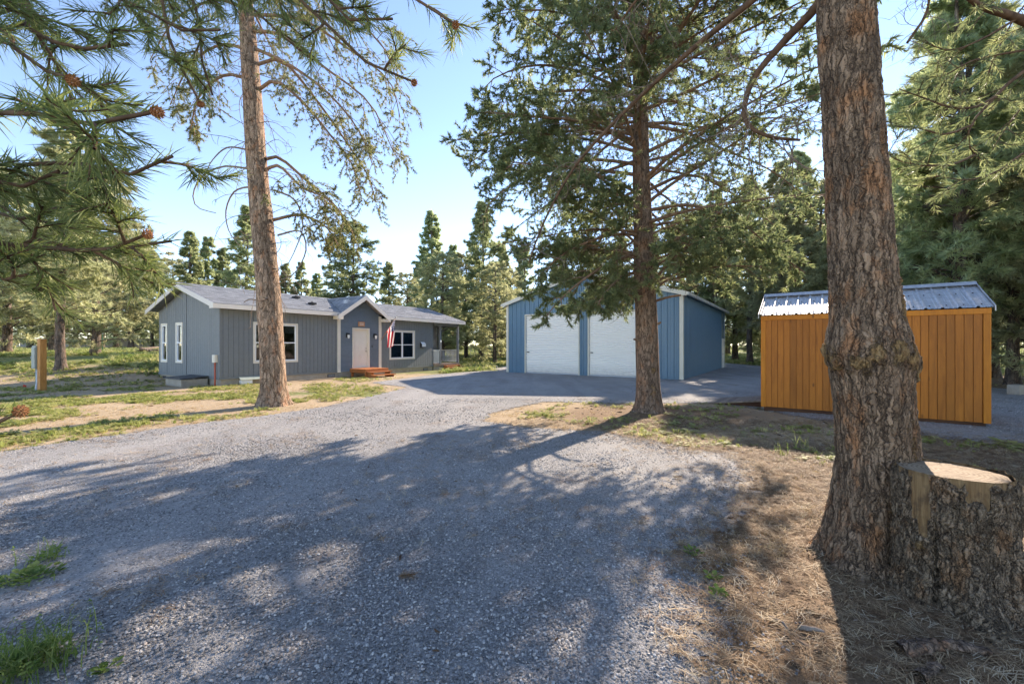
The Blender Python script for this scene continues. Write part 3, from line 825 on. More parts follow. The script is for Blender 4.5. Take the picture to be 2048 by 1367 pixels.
wood_steps('front_steps', 'reddish cedar landing and steps under the white front door', 6.22, 7.75, 0.0, .44, 1.35, 2, house)
wood_steps('porch_steps', 'three dark cedar steps rising to the corner porch', 13.62, 15.25, -.1, .40, 0, 3, house)

# things fixed to the house
def on_house(name, label, cat, group=None):
    e = empty(name, house.location); e.rotation_euler = house.rotation_euler
    return tag(e, label, cat, group)
for a, lab in ((6.05, 'black wall lantern beside the door, nearest the leaning pine'), (7.86, 'black wall lantern between the door and the flag')):
    e = on_house('wall_lantern', lab, 'lantern', 'lanterns beside the front door')
    m = MB(); m.box(a - .06, a + .06, -.075, -.04, 2.12, 2.36); m.build('back_plate', M['black'], e)
    m = MB(); m.tube([(a, -.075, 2.27), (a, -.14, 2.31), (a, -.19, 2.30)], .018, 6); m.build('arm', M['black'], e)
    m = MB(); m.tube([(a, -.19, 2.34), (a, -.19, 2.26)], [.05, .09], 12); m.build('lamp_shade', M['black'], e)
    m = MB(); m.tube([(a, -.19, 2.258), (a, -.19, 2.2), (a, -.19, 2.09), (a, -.19, 2.06)], [.06, .065, .05, .02], 12); m.build('lamp_glass', M['bulb'], e, True)
e = on_house('house_plaque', 'small wooden plaque above the white front door', 'sign')
m = MB(); m.box(6.76, 7.19, -.07, -.042, 2.74, 3.0); pb = m.build('plaque_board', M['plaque'], e, bevel=.006)
for z in (2.82, 2.90):
    m = MB(); m.box(6.84, 7.11, -.0725, -.0702, z, z + .03); m.build('carved_line', M['trim'], e)
e = tag(on_house('door_bell', 'tiny black door bell button beside the white front door', 'doorbell'))
m = MB(); m.box(7.69, 7.74, -.065, -.04, 1.58, 1.70); m.build('bell_plate', M['black'], e); m = MB(); m.tube([(7.715, -.066, 1.64), (7.715, -.072, 1.64)], .014, 10); m.build('button', M['galv'], e)
e = on_house('wall_mailbox', 'black and white wall mailbox between the window and porch', 'mailbox')
m = MB(); m.prism([(-.03, 1.55), (-.17, 1.57), (-.17, 1.78), (-.03, 1.90)], 0, 11.55, 11.93); m.build('box_body', M['black'], e)
m = MB(); m.add([(11.57, -.176, 1.60), (11.93, -.176, 1.60), (11.93, -.176, 1.785), (11.57, -.176, 1.785), (11.57, -.03, 1.908), (11.93, -.03, 1.908)], [(0, 1, 2, 3), (3, 2, 5, 4)]); m.build('lid', M['vinyl'], e)
e = on_house('meter_box', 'small cream electrical box on the house corner', 'utility box')
m = MB(); m.box(-.15, -.03, .12, .36, .98, 1.30); m.build('box_body', M['trim'], e, bevel=.01); m = MB(); m.box(-.16, -.152, .15, .33, 1.01, 1.27); m.build('cover', M['trim'], e)
e = on_house('conduit_pipe', 'rust-red conduit pipe rising to the cream box at the corner', 'pipe')
m = MB(); m.tube([(-.10, .2, -.02), (-.10, .2, .3), (-.10, .2, .985)], .032, 8); m.build('pipe', M['red_pipe'], e, True); m = MB(); m.tube([(-.10, .2, .9), (-.10, .2, .96)], .042, 8); m.build('collar', M['red_pipe'], e)
e = on_house('cellar_box', 'low concrete box with black lid against the gable wall', 'hatch')
for (x0, x1, y0, y1) in ((-1.0, -.88, .95, 2.5), (-.878, -.06, .95, 1.07), (-.878, -.06, 2.38, 2.5)):
    m = MB(); m.box(x0, x1, y0, y1, -.05, .29); m.build('concrete_side', M['concrete'], e)
m = MB(); m.prism([(-1.06, .295), (-.05, .36), (-.05, .40), (-1.06, .34)], 1, .9, 2.55); m.build('lid', M['slate_lid'], e)

# flag
fl = on_house('house_flag', 'striped red, white and blue flag hanging from an angled pole', 'flag')
pb = np.array([8.38, -.06, 2.05]); pt = np.array([8.55, -1.05, 3.28]); pd_ = norm(pt - pb); PL = np.linalg.norm(pt - pb)
m = MB(); m.tube([pb, pt], .014, 8); m.build('pole', M['plaque'], fl, True)
m = MB(); m.sphere(pt, .03, 10, 8); m.build('finial', M['brass'], fl, True)
m = MB(); m.box(8.34, 8.42, -.07, -.05, 1.98, 2.14); m.build('bracket', M['brass'], fl)
def flag_mat():
    t = NT('flag_cloth'); uv = t.n('TexCoord').outputs['UV']; s = t.n('SeparateXYZ', {0: uv}); u, v = s.outputs[0], s.outputs[1]
    st = t.math('GREATER_THAN', t.math('FRACT', t.math('MULTIPLY', u, 6.5)), .5)
    c = t.mix(st, (.52, .012, .03), (.80, .79, .77))
    cant = t.math('MULTIPLY', t.math('LESS_THAN', u, 7 / 13), t.math('LESS_THAN', v, .42))
    fx = t.math('SUBTRACT', t.math('FRACT', t.math('MULTIPLY', u, 13 / 7 * 5)), .5); fy = t.math('SUBTRACT', t.math('FRACT', t.math('MULTIPLY', v, 6 / .42)), .5)
    d = t.math('ADD', t.math('MULTIPLY', fx, fx), t.math('MULTIPLY', fy, fy))
    cc = t.mix(t.math('LESS_THAN', d, .085), (.012, .02, .10), (.82, .82, .82))
    c = t.mix(cant, c, cc)
    a = t.n('BsdfDiffuse', {'Color': c}).outputs[0]; b = t.n('BsdfTranslucent', {'Color': c}).outputs[0]
    return t.done(t.n('MixShader', {0: .4, 1: a, 2: b}).outputs[0])
nu, nv = 40, 50
uu, vv = np.meshgrid(np.linspace(0, 1, nu), np.linspace(0, 1, nv), indexing='ij')
hang = .95 * uu
base = pt[None, None] - pd_[None, None] * (.06 + hang * (1 - .45 * vv) + .25 * vv)[..., None]
fx = np.zeros((nu, nv, 3))
amp = .10 * np.minimum(1, vv * 2.5)
fx[..., 0] = amp * np.sin(uu * 15 + vv * 1.5) - .10 * vv
fx[..., 1] = amp * .6 * np.cos(uu * 15 + .6) - .05 * vv
fx[..., 2] = -1.42 * vv + .34 * vv * uu + .03 * np.sin(uu * 9)
fv = (base + fx).reshape(-1, 3)
_i = np.arange(nu * nv).reshape(nu, nv)
ff = np.stack([_i[:-1, :-1], _i[1:, :-1], _i[1:, 1:], _i[:-1, 1:]], -1).reshape(-1, 4)
me = mesh_np('flag_cloth', fv, ff, flag_mat(), True)
uvl = me.uv_layers.new(name='UV'); li = ff.ravel(); uvl.data.foreach_set('uv', np.stack([uu.ravel()[li], vv.ravel()[li]], -1).astype(np.float32).ravel())
link('cloth', me, fl)

# ------------------------------------------------------------------ the steel garage
GX, GD, GE, GS = 10.27, 14.0, 4.27, .28
garage = empty('garage', (-.31, 25.8, 0), math.atan2(-.5634, .8262))
tag(garage, 'tall blue steel garage with two white roll-up doors', 'garage')
GP = GX / 2
gtop = lambda a: GE + GS * min(a, GX - a)
gdoors = [(1.38, 4.83, .04, 3.47), (5.45, 8.90, .04, 3.47)]
wb = MB()
for q in strips(.02, GX - .02, lambda a: gtop(a) - .06, .04, gdoors, 50, extra=(GP,)): quad_prism(wb, front, q, -.1, -.005)
wb.box(GX - .1, GX - .005, .11, GD, .04, GE - .06).box(.005, .1, .11, GD, .04, GE - .06).box(.11, GX - .11, GD - .1, GD, .04, GE)
wb.build('wall', M['metal_blue'], garage)
def rib_panel(w):
    return [(0, 0), (w * .30, 0), (w * .33, .008), (w * .37, .008), (w * .40, 0), (w - .075, 0), (w - .055, .032), (w - .022, .032), (w - .002, 0)]
def steel(l, r, zt, z0, face, nm='siding_panel', flip=False):
    pr = rib_panel(r - l); v = [face(l + a, z0, d) for a, d in pr] + [face(l + a, zt(l + a), d) for a, d in pr]
    n = len(pr); m = MB(); m.add(v, [(i, i + 1, n + i + 1, n + i) for i in range(n - 1)])
    o = m.build(nm, M['metal_blue'], garage); return o
for q in strips(.14, GX - .14, lambda a: gtop(a) - .1, .05, [(a - .07, b + .07, c - .1, d + .07) for a, b, c, d in gdoors], .305, 0, extra=(GP,)):
    if q[0][1] < .05: continue
    (l, z0), (r, _), (_, hr), (_, hl) = q
    steel(l, r, (lambda a, l=l, r=r, hl=hl, hr=hr: hl + (hr - hl) * (a - l) / (r - l)), z0, front)
gside = lambda a, b, d: (GX + d, a, b)
proto = None
k = 0; a = .14
while a < GD - .2:
    if 12.45 < a + .15 < 13.55: a += .305; continue
    if proto is None: proto = steel(a, a + .305, lambda x: GE - .1, .05, gside); base_a = a
    else:
        c = proto.copy(); COL.objects.link(c); c.parent = garage; c.location = (0, a - base_a, 0)
    a += .305
m = MB(); m.box(GX + .001, GX + .012, 12.34, 13.7, 2.2, GE - .1); m.build('siding_panel', M['metal_blue'], garage)
for x0, x1, y0, y1 in ((-.02, .135, -.045, -.001), (GX - .135, GX + .045, -.045, -.001), (GX + .001, GX + .045, .0005, .13), (GX + .001, GX + .045, GD - .12, GD)):
    m = MB(); m.box(x0, x1, y0, y1, .05, GE + .01 if y0 < 0 else GE - .1); m.build('corner_trim', M['metal_cream'], garage)
m = MB(); m.box(.02, GX - .02, .0, GD, -.25, .038); m.build('slab', M['concrete'], garage)
for (a0, a1, z0, z1) in gdoors:
    m = MB()
    for q in ([(a0 - .065, .045), (a0, .045), (a0, z1), (a0 - .065, z1)], [(a1, .045), (a1 + .065, .045), (a1 + .065, z1), (a1, z1)], [(a0 - .065, z1), (a1 + .065, z1), (a1 + .065, z1 + .065), (a0 - .065, z1 + .065)]):
        quad_prism(m, front, q, -.1, .04)
    dr = m.build('door_frame', M['metal_cream'], garage)
    n = 34; zz = np.linspace(.10, z1, n * 4 + 1); dd = np.tile([-.07, -.06, -.02, -.045], n).tolist() + [-.07]
    v = [front(a0 + .003, z, d) for z, d in zip(zz, dd)] + [front(a1 - .003, z, d) for z, d in zip(zz, dd)]
    L = len(zz); m = MB(); m.add(v, [(i, L + i, L + i + 1, i + 1) for i in range(L - 1)]); m.build('rollup_curtain', M['rollup'], dr)
    m = MB(); quad_prism(m, front, [(a0 + .003, .045), (a1 - .003, .045), (a1 - .003, .10), (a0 + .003, .10)], -.06, -.025); m.build('bottom_bar', M['galv'], dr)
    m = MB(); quad_prism(m, front, [(a0 + .08, 1.28), (a0 + .22, 1.28), (a0 + .22, 1.32), (a0 + .08, 1.32)], -.05, -.005); m.build('handle', M['black'], dr)
m = MB(); m.box(GX + .02, GX + .06, 12.5, 13.5, .05, 2.2); sd_ = m.build('side_door', M['vinyl'], garage)
m = MB(); m.sphere((GX + .09, 12.62, 1.05), .03); m.build('door_knob', M['brass'], sd_, True)
for s in (0, 1):
    x0, x1 = (-.22, GP) if s == 0 else (GX + .22, GP)
    z0, z1 = GE - GS * .22, GE + GS * GP
    nb = 15
    for i in range(nb):
        y0, y1 = -.18 + (GD + .36) * i / nb, -.18 + (GD + .36) * (i + 1) / nb - .004
        v = [(x0, y0, z0), (x0, y1, z0), (x1, y1, z1), (x1, y0, z1), (x0, y0, z0 + .03), (x0, y1, z0 + .03), (x1, y1, z1 + .03), (x1, y0, z1 + .03)]
        m = MB(); m.add(v, BOXF); m.box(*sorted((x0, x0)), y0, y0, z0, z0) if False else None
        m.build('roof_panel', M['galv'], garage)
    m = MB(); v = [front(x0, z0 - .17, .182), front(x1, z1 - .17, .182), front(x1, z1 + .045, .182), front(x0, z0 + .045, .182), front(x0, z0 - .17, .225), front(x1, z1 - .17, .225), front(x1, z1 + .045, .225), front(x0, z0 + .045, .225)]
    m.add(v, BOXF); m.build('rake_trim', M['metal_cream'], garage)
    m = MB(); v = [front(x0, z0 - .05, .18), front(x1, z1 - .05, .18), front(x1, z1 - .04, .18), front(x0, z0 - .04, .18), front(x0, z0 - .05, -.0), front(x1, z1 - .05, -.0), front(x1, z1 - .04, -.0), front(x0, z0 - .04, -.0)]
    m.add(v, BOXF); m.build('rake_soffit', M['metal_cream'], garage)
    xa, xb = (x0 - .1, x0 + .02) if s == 0 else (x0 - .02, x0 + .1)
    m = MB(); m.box(xa, xb, -.24, GD + .2, z0 - .12, z0 + .02); m.build('gutter', M['metal_cream'], garage)

# ------------------------------------------------------------------ the orange shed
SL, SDP, S0, S1 = 4.0, 2.7, .12, 2.44
shed = empty('storage_shed', (6.49, 10.86, 0), math.atan2(-.6, .8))
tag(shed, 'amber wood storage shed with ribbed metal roof behind the big trunk', 'shed')
m = MB(); m.box(.02, SL - .02, .02, .1, S0, S1).box(.02, SL - .02, SDP - .1, SDP - .02, S0, S1)
RS = .44
for x0, x1 in ((.02, .1), (SL - .1, SL - .02)): m.prism([(.101, S0), (SDP - .101, S0), (SDP - .101, S1), (SDP / 2, S1 + RS * SDP / 2 - .05), (.101, S1)], 0, x0, x1)
m.build('wall', M['shed'], shed)
NB = 29; bw = (SL - .2) / NB
for i in range(NB):
    a = .1 + i * bw
    m = MB(); quad_prism(m, front, [(0, S0), (bw - .011, S0), (bw - .011, S1 - .10), (0, S1 - .10)], -.018, .004)
    pk = m.build('plank', M['shed'], shed, loc=(a, 0, 0))
    mm = MB()
    for zn in (S0 + .06, .85, 1.6, S1 - .16): mm.sphere((bw * .2, -.004, zn + .01 * math.sin(i * 7)), .005, 5, 3)
    mm.build('nail_heads', M['skid'], pk)
for x, sg in ((-.004, -1), (SL + .004, 1)):
    n = 17; w2 = (SDP - .02) / n
    for i in range(n):
        a = .01 + i * w2
        if sg < 0 and .7 < a + w2 / 2 < 1.9: hi0 = None
        m = MB(); t0 = S1 + RS * min(a, SDP - a) - .06; t1 = S1 + RS * min(a + w2, SDP - a - w2) - .06
        xs = sorted((x, x - sg * .022)); m.prism([(a, S0), (a + w2 - .011, S0), (a + w2 - .011, t1), (a, t0)], 0, xs[0], xs[1]); m.build('plank', M['shed'], shed)
for x0, x1 in ((-.012, .098), (SL - .098, SL + .012)):
    m = MB(); m.box(x0, x1, -.026, -.001, S0 - .01, S1 - .102); m.build('corner_trim', M['shed_trim'], shed, bevel=.004)
m = MB(); m.box(-.015, SL + .015, -.03, -.001, S1 - .10, S1 + .015); m.build('eave_trim', M['shed_trim'], shed, bevel=.004)
m = MB(); m.box(.05, SL - .05, .05, .15, -.02, S0 - .002).box(.05, SL - .05, SDP - .2, SDP - .1, -.02, S0 - .002).box(.05, SL - .05, 1.2, 1.35, -.02, S0 - .002); m.build('skid', M['skid'], shed)
m = MB(); m.box(.02, SL - .02, .16, SDP - .02, S0 - .03, S0 - .003); m.build('floor', M['skid'], shed)
NP = 16; pw = (SL + .1) / NP
for s in (0, 1):
    y0, y1 = (-.04, SDP / 2) if s == 0 else (SDP + .04, SDP / 2)
    z0, z1 = S1 + .02 - RS * .04 + .03, S1 + .02 + RS * SDP / 2 + .03
    for i in range(NP):
        a = -.05 + i * pw
        pr = [(0, 0), (.02, .03), (.045, .03), (.065, 0), (pw * .5, 0), (pw * .53, .008), (pw * .57, .008), (pw * .6, 0), (pw * .78, 0), (pw * .81, .008), (pw * .85, .008), (pw * .88, 0), (pw, 0)]
        v = [(a + p, y0, z0 + d) for p, d in pr] + [(a + p, y1, z1 + d) for p, d in pr]
        n = len(pr); mm = MB(); mm.add(v, [(j, j + 1, n + j + 1, n + j) for j in range(n - 1)]); rp = mm.build('roof_panel', M['galv_roof'], shed)
        if s == 0:
            mm = MB()
            for f in (.12, .6): mm.sphere((a + .115, y0 + (y1 - y0) * f, z0 + (z1 - z0) * f + .006), .014, 6, 4)
            mm.build('screw_heads', M['black'], rp)
m = MB(); zr = S1 + .05 + RS * SDP / 2; m.prism([(SDP / 2 - .16, zr - .02), (SDP / 2, zr + .055), (SDP / 2 + .16, zr - .02), (SDP / 2, zr + .075)], 0, -.07, SL + .07)
m.build('ridge_cap', M['galv_roof'], shed)
for x in (-.072, SL + .055):
    for s in (0, 1):
        y0, y1 = (-.05, SDP / 2) if s == 0 else (SDP + .05, SDP / 2); z0, z1 = S1 + .015, S1 + .05 + RS * SDP / 2
        m = MB(); m.add([(x, y0, z0 - .06), (x + .017, y0, z0 - .06), (x + .017, y1, z1 - .06), (x, y1, z1 - .06), (x, y0, z0 + .05), (x + .017, y0, z0 + .05), (x + .017, y1, z1 + .05), (x, y1, z1 + .05)], BOXF); m.build('rake_trim', M['galv_roof'], shed)
ramp = empty('wooden_ramp', shed.location); ramp.rotation_euler = shed.rotation_euler
tag(ramp, 'dark wooden ramp lying at the open end of the amber shed', 'ramp')
for i in range(9):
    t0, t1 = i / 9, (i + 1) / 9 - .008
    xa, xb = -.05 - 1.35 * t0, -.05 - 1.35 * t1; za, zb_ = .20 - .17 * t0, .20 - .17 * t1
    m = MB(); m.add([(xb, .55, zb_ - .035), (xa, .55, za - .035), (xa, 2.0, za - .035), (xb, 2.0, zb_ - .035), (xb, .55, zb_), (xa, .55, za), (xa, 2.0, za), (xb, 2.0, zb_)], BOXF); m.build('board', M['ramp'], ramp)
for y in (.6, 1.9):
    m = MB(); m.prism([(-.06, .0), (-.06, .155), (-1.3, .005), (-1.3, 0)], 1, y, y + .05); m.build('runner', M['skid'], ramp)

# ------------------------------------------------------------------ utility post, stakes, fences
p = G(84, 781)
up = empty('utility_post', (*p, 0), R(-20)); tag(up, 'stout orange treated-wood post carrying the electric box', 'post')
m = MB(); m.box(-.10, .10, -.09, .09, -.1, 1.93); m.build('post', M['post'], up, bevel=.006)
eb = empty('electric_box', (*p, 0), R(-20)); tag(eb, 'grey-green electric box with conduits on the orange post', 'electric box')
m = MB(); m.box(-.36, -.115, -.13, .08, .82, 1.68); m.build('cabinet', M['grey_box'], eb, bevel=.01)
m = MB(); m.box(-.35, -.125, -.15, -.132, .84, 1.62); d = m.build('cabinet_door', M['grey_box'], eb, bevel=.004)
m = MB(); m.box(-.345, -.33, -.165, -.152, 1.2, 1.3); m.build('latch', M['galv'], d)
m = MB(); m.tube([(-.30, -.03, 0), (-.30, -.03, .83)], .032, 8); m.build('conduit', M['grey_box'], eb, True)
m = MB(); m.tube([(-.12, -.1, 0), (-.16, -.08, .14), (-.21, -.03, .32), (-.22, -.03, .83)], .045, 8); m.build('conduit', M['galv'], eb, True)
for q, lab in (((46, 777), 'red marker flag in the dirt near the electric box'), ((361, 771), 'orange-red marker flag near the concrete box')):
    g = G(*q); e = empty('marker_flag', (*g, 0)); tag(e, lab, 'marker flag', 'small marker flags')
    m = MB(); m.tube([(0, 0, 0), (.02, 0, .16)], .006, 5); m.build('stake', M['red'], e)
    m = MB(); m.add([(.02, 0, .16), (.10, .02, .12), (.06, .05, .06), (.01, .0, .08), (.02, .012, .16), (.10, .032, .12), (.06, .062, .06), (.01, .012, .08)], BOXF); m.build('pennant', M['red'], e)
g = G(205, 729); e = empty('steel_fence_post', (*g, gz(*g))); tag(e, 'thin green steel post standing in the tall grass', 'post')
m = MB(); m.box(-.03, .03, -.004, .004, -.1, 1.75).box(-.004, .004, .004, .04, -.1, 1.75); m.build('stake', M['green_post'], e); m = MB(); m.box(-.034, .034, -.008, .045, 1.55, 1.76); m.build('cap', M['vinyl'], e)

# weathered board fence behind the field
fn = empty('board_fence', (0, 0, 0)); tag(fn, 'long weathered grey board fence across the far side of the field', 'fence')
fx0, fx1, fy = -128.0, -18.0, 78.0
npan = 44
for i in range(npan):
    x0 = fx0 + (fx1 - fx0) * i / npan; x1 = fx0 + (fx1 - fx0) * (i + 1) / npan
    y0, y1 = fy + .04 * (x0 + 60), fy + .04 * (x1 + 60)
    zz = float(gz(x0, y0)); m = MB()
    nb = 14
    for k in range(nb):
        a, b = k / nb, (k + .94) / nb
        xa, xb = x0 + (x1 - x0) * a, x0 + (x1 - x0) * b; h = 1.75 + .05 * rng.random()
        m.box(xa, xb, y0 - .012, y0 + .012, zz + .02, zz + h)
    o = m.build('fence_panel', M['fence'], fn); o['kind'] = 'stuff'
    m = MB(); m.box(x0 - .06, x0 + .06, y0 + .03, y0 + .14, zz - .1, zz + 1.85); m.build('fence_post', M['fence'], fn)
# wire fence behind the porch
wf = empty('wire_fence', (0, 0, 0)); tag(wf, 'low wire fence beyond the grass behind the porch', 'fence')
pts = [(-9 + 3.0 * i, 60 + .3 * i) for i in range(14)]
for i, (x, y) in enumerate(pts):
    zz = float(gz(x, y)); m = MB(); m.tube([(x, y, zz - .1), (x, y, zz + 1.3)], .035, 6); m.build('fence_post', M['galv'], wf)
    if i < len(pts) - 1:
        x2, y2 = pts[i + 1]; z2 = float(gz(x2, y2))
        for h in (.15, .45, .75, 1.05, 1.27):
            m = MB(); m.tube([(x, y, zz + h), (x2, y2, z2 + h)], .012 if h < 1.2 else .02, 4); m.build('wire', M['galv'], wf)
# neighbour's house glimpsed through the trunks
nh = empty('neighbour_house', (2.5, 88, float(gz(2.5, 88))), R(8)); tag(nh, 'tan neighbouring house glimpsed between far trunks', 'house')
m = MB(); m.box(-6, 6, 0, 7, -.3, 2.7); m.build('wall', M['tan_house'], nh)
m = MB(); m.prism([(-.5, 2.7), (3.5, 4.3), (7.5, 2.7), (7.5, 2.85), (3.5, 4.5), (-.5, 2.85)], 0, -6.4, 6.4); m.build('roof', M['shingle'], nh)
for a in (-4, 0, 3.2):
    m = MB(); m.box(a, a + 1.4, -.04, -.003, .9, 2.1); w = m.build('window', M['trim'], nh); m = MB(); m.box(a + .1, a + 1.3, -.05, -.042, 1.0, 2.0); m.build('pane', M['glass'], w)

# ------------------------------------------------------------------ trees: growth
def lerp_curve(P, idx, t):
    """points and tangents at parameter t (len m) on curves P[idx]"""
    k = P.shape[1]; f = np.clip(t, 0, .9999) * (k - 1); i = f.astype(int); u = (f - i)[:, None]
    a, b = P[idx, i], P[idx, i + 1]
    return a + (b - a) * u, norm(b - a)

def grow(rg, P, m, t0, t1, L, ang=(50, 75), spread=.5, droop=.2, curl=(0, 0), k=6, wob=.06, up=0.0):
    """m children on each curve of P; L: callable (parent idx, t) -> length. Returns curves (n*m,k,3), lengths, parent t"""
    n = len(P)
    idx = np.repeat(np.arange(n), m)
    t = t0 + (t1 - t0) * (np.tile((np.arange(m) + .5) / m, n) + rg.uniform(-.5, .5, n * m) / m)
    base, tan = lerp_curve(P, idx, t)
    upv = np.array([0, 0, 1.0])
    h = np.cross(tan, upv); h = np.where(np.linalg.norm(h, axis=1, keepdims=True) < .05, np.array([[1., 0, 0]]), h); h = norm(h)
    v = np.cross(h, tan)
    sg = np.where((np.arange(n * m) % 2) == 0, 1, -1) * np.where(rg.random(n * m) < .12, -1, 1)
    al = rg.normal(0, spread, n * m)
    perp = h * (sg * np.cos(al))[:, None] + v * np.sin(al)[:, None]
    A = np.radians(rg.uniform(*ang, n * m))[:, None]
    d = norm(tan * np.cos(A) + perp * np.sin(A) + upv * up)
    Ln = L(idx, t) * rg.uniform(.75, 1.2, n * m)
    q = norm(np.cross(d, norm(rg.normal(size=(n * m, 3)))))
    cu = rg.uniform(curl[0], curl[1], n * m) * np.where(rg.random(n * m) < .5, 1, -1)
    s = np.linspace(0, 1, k)
    ph = cu[:, None] * s[None]
    dv = np.cos(ph)[..., None] * d[:, None] + np.sin(ph)[..., None] * q[:, None]
    dv = dv + rg.normal(0, wob, dv.shape)
    pos = np.zeros((n * m, k, 3)); pos[:, 1:] = np.cumsum(.5 * (dv[:, 1:] + dv[:, :-1]), 1) / (k - 1)
    C = base[:, None] + pos * Ln[:, None, None]
    C[..., 2] -= (droop * Ln[:, None]) * s[None] ** 2
    return C, Ln, t

def needles(rg, P, per, t0, t1, nn, ln, wd, cone=(15, 75), tintbase=.5, bend=0.0, keep=None):
    """tufts of slivers on the curves P"""
    n = len(P)
    idx = np.repeat(np.arange(n), per)
    t = t0 + (t1 - t0) * (np.tile((np.arange(per) + 1) / per, n) - rg.random(n * per) * .5 / per)
    base, tan = lerp_curve(P, idx, t)
    if keep is not None:
        kk = keep(base); base, tan = base[kk], tan[kk]
    m = len(base)
    tint = np.clip(tintbase + rg.normal(0, .2, m), 0, 1)
    base = np.repeat(base, nn, 0); tan = np.repeat(tan, nn, 0); tint = np.repeat(tint, nn)
    N = len(base)
    r = norm(np.cross(tan, rg.normal(size=(N, 3))))
    A = np.radians(rg.uniform(*cone, N))[:, None]
    d = norm(tan * np.cos(A) + r * np.sin(A))
    L = (ln * rg.uniform(.65, 1.15, N))[:, None]
    base = base - tan * (rg.random(N)[:, None] * ln * .45)
    side = norm(np.cross(d, rg.normal(size=(N, 3)))) * (wd / 2)
    tip = base + d * L
    tint = np.clip(tint + rg.normal(0, .08, N), 0, 1)
    if bend <= 0:
        V = np.stack([base - side, base + side, tip], 1).reshape(-1, 3)
        F = np.arange(3 * N).reshape(N, 3)
        return V, F, np.repeat(tint, 3)
    mid = base + d * L * .5 + np.array([0, 0, bend]) * L * .5
    tip = tip - np.array([0, 0, bend * .6]) * L
    V = np.stack([base - side * .8, base + side * .8, mid - side, mid + side, tip], 1).reshape(-1, 3)
    b = np.arange(N)[:, None] * 5
    F = np.concatenate([b + np.array([[0, 1, 3]]), b + np.array([[0, 3, 2]]), b + np.array([[2, 3, 4]])])
    return V, F, np.repeat(tint, 5)

def cat_meshes(parts):
    V, F, off = [], [], 0
    for v, f in parts:
        V.append(v); F.append(f + off); off += len(v)
    return np.concatenate(V), np.concatenate(F)

def taper(n, k, r0, r1): 
    s = np.linspace(0, 1, k)[None]; return np.broadcast_to(np.asarray(r0).reshape(-1, 1) * (1 - s) + np.asarray(r1).reshape(-1, 1) * s, (n, k))

def trunk_mesh(path, rad, sides, rings, lobes=(), flare=.0, flare_h=.5, rough=.04, seed=0, extra=None):
    """path control points, rad(z-fraction s, height above base) -> radius"""
    C = spline(path, rings); s = np.linspace(0, 1, rings); h = C[:, 2] - C[0, 2]
    th = np.arange(sides) * 2 * np.pi / sides
    r = np.array([rad(a, b) for a, b in zip(s, h)])[:, None] * np.ones((1, sides))
    fl = flare * np.exp(-np.maximum(h, 0) / flare_h)[:, None]
    lob = np.ones((1, sides))
    for (ang, amt, wdt) in lobes:
        dth = np.angle(np.exp(1j * (th - ang)))
        lob = lob + amt * np.exp(-(dth / wdt) ** 2)[None]
    r = r * (1 + fl * lob)
    x, y = np.cos(th)[None], np.sin(th)[None]
    r = r * (1 + rough * (fbm(x * 2.2 + seed, y * 2.2, h[:, None] * 1.1) - .47) * 2)
    if extra is not None: r = extra(r, h[:, None], th[None])
    V = np.stack([C[:, 0:1] + r * x, C[:, 1:2] + r * y, C[:, 2:3] + 0 * r], -1).reshape(-1, 3)
    i = np.arange(rings * sides).reshape(rings, sides)
    F = np.stack([i[:-1], np.roll(i[:-1], -1, 1), np.roll(i[1:], -1, 1), i[1:]], -1).reshape(-1, 4)
    return V, F, h, th

# ------------------------------------------------------------------ background conifers (a few kinds, each copied as individuals)
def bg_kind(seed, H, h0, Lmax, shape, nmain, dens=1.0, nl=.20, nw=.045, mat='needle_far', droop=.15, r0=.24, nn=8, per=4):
    rg = np.random.default_rng(seed)
    path = np.stack([rg.normal(0, .06, 7).cumsum(), rg.normal(0, .06, 7).cumsum(), np.linspace(0, H, 7)], -1); path[0, :2] = 0
    TV, TF, _, _ = trunk_mesh(path, lambda s, h: r0 * (1 - s) ** .8 + .012, 10, 30, flare=.45, flare_h=.35, seed=seed)
    C = spline(path, 60)[None]
    # stubs of dead limbs below the crown too
    def Lm(i, t):
        f = (t - h0) / (1 - h0)
        if shape == 'cone': return np.clip(Lmax * (1 - f) ** .85 + .25, .2, None)
        if shape == 'round': return np.clip(Lmax * np.sqrt(np.clip(1 - (2 * f - .75) ** 2 / 1.7, .03, 1)), .3, None)
        return np.clip(Lmax * (1 - f ** 2.2) * (.75 + .25 * np.sin(f * 23)) + .2, .25, None)
    A, La, ta = grow(rg, C, nmain, h0, .99, Lm, (55, 85), 1.6, droop, (0, .3), 7, .07)
    B, Lb, _ = grow(rg, A, 8, .24, 1.0, lambda i, t: La[i] * (.42 * (1.1 - t)) + .16, (40, 65), .6, .12, (0, .4), 4, .08)
    dead, Ld, _ = grow(rg, C, 14, .1, h0 + .08, lambda i, t: np.full(len(i), 1.3), (70, 95), 1.6, .25, (0, 1.0), 5, .1)
    br = [(TV, TF), tubes(A, taper(len(A), 7, La * .012 + .008, .004), 3), tubes(B, taper(len(B), 4, .007, .003), 3), tubes(dead, taper(len(dead), 5, .015, .004), 3)]
    V, F = cat_meshes(br)
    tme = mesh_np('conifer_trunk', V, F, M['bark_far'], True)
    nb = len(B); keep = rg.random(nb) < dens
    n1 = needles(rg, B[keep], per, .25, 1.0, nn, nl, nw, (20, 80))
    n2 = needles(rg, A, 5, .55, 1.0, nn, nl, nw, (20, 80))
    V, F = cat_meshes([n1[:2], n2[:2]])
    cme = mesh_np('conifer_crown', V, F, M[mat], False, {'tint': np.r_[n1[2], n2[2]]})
    return tme, cme, H

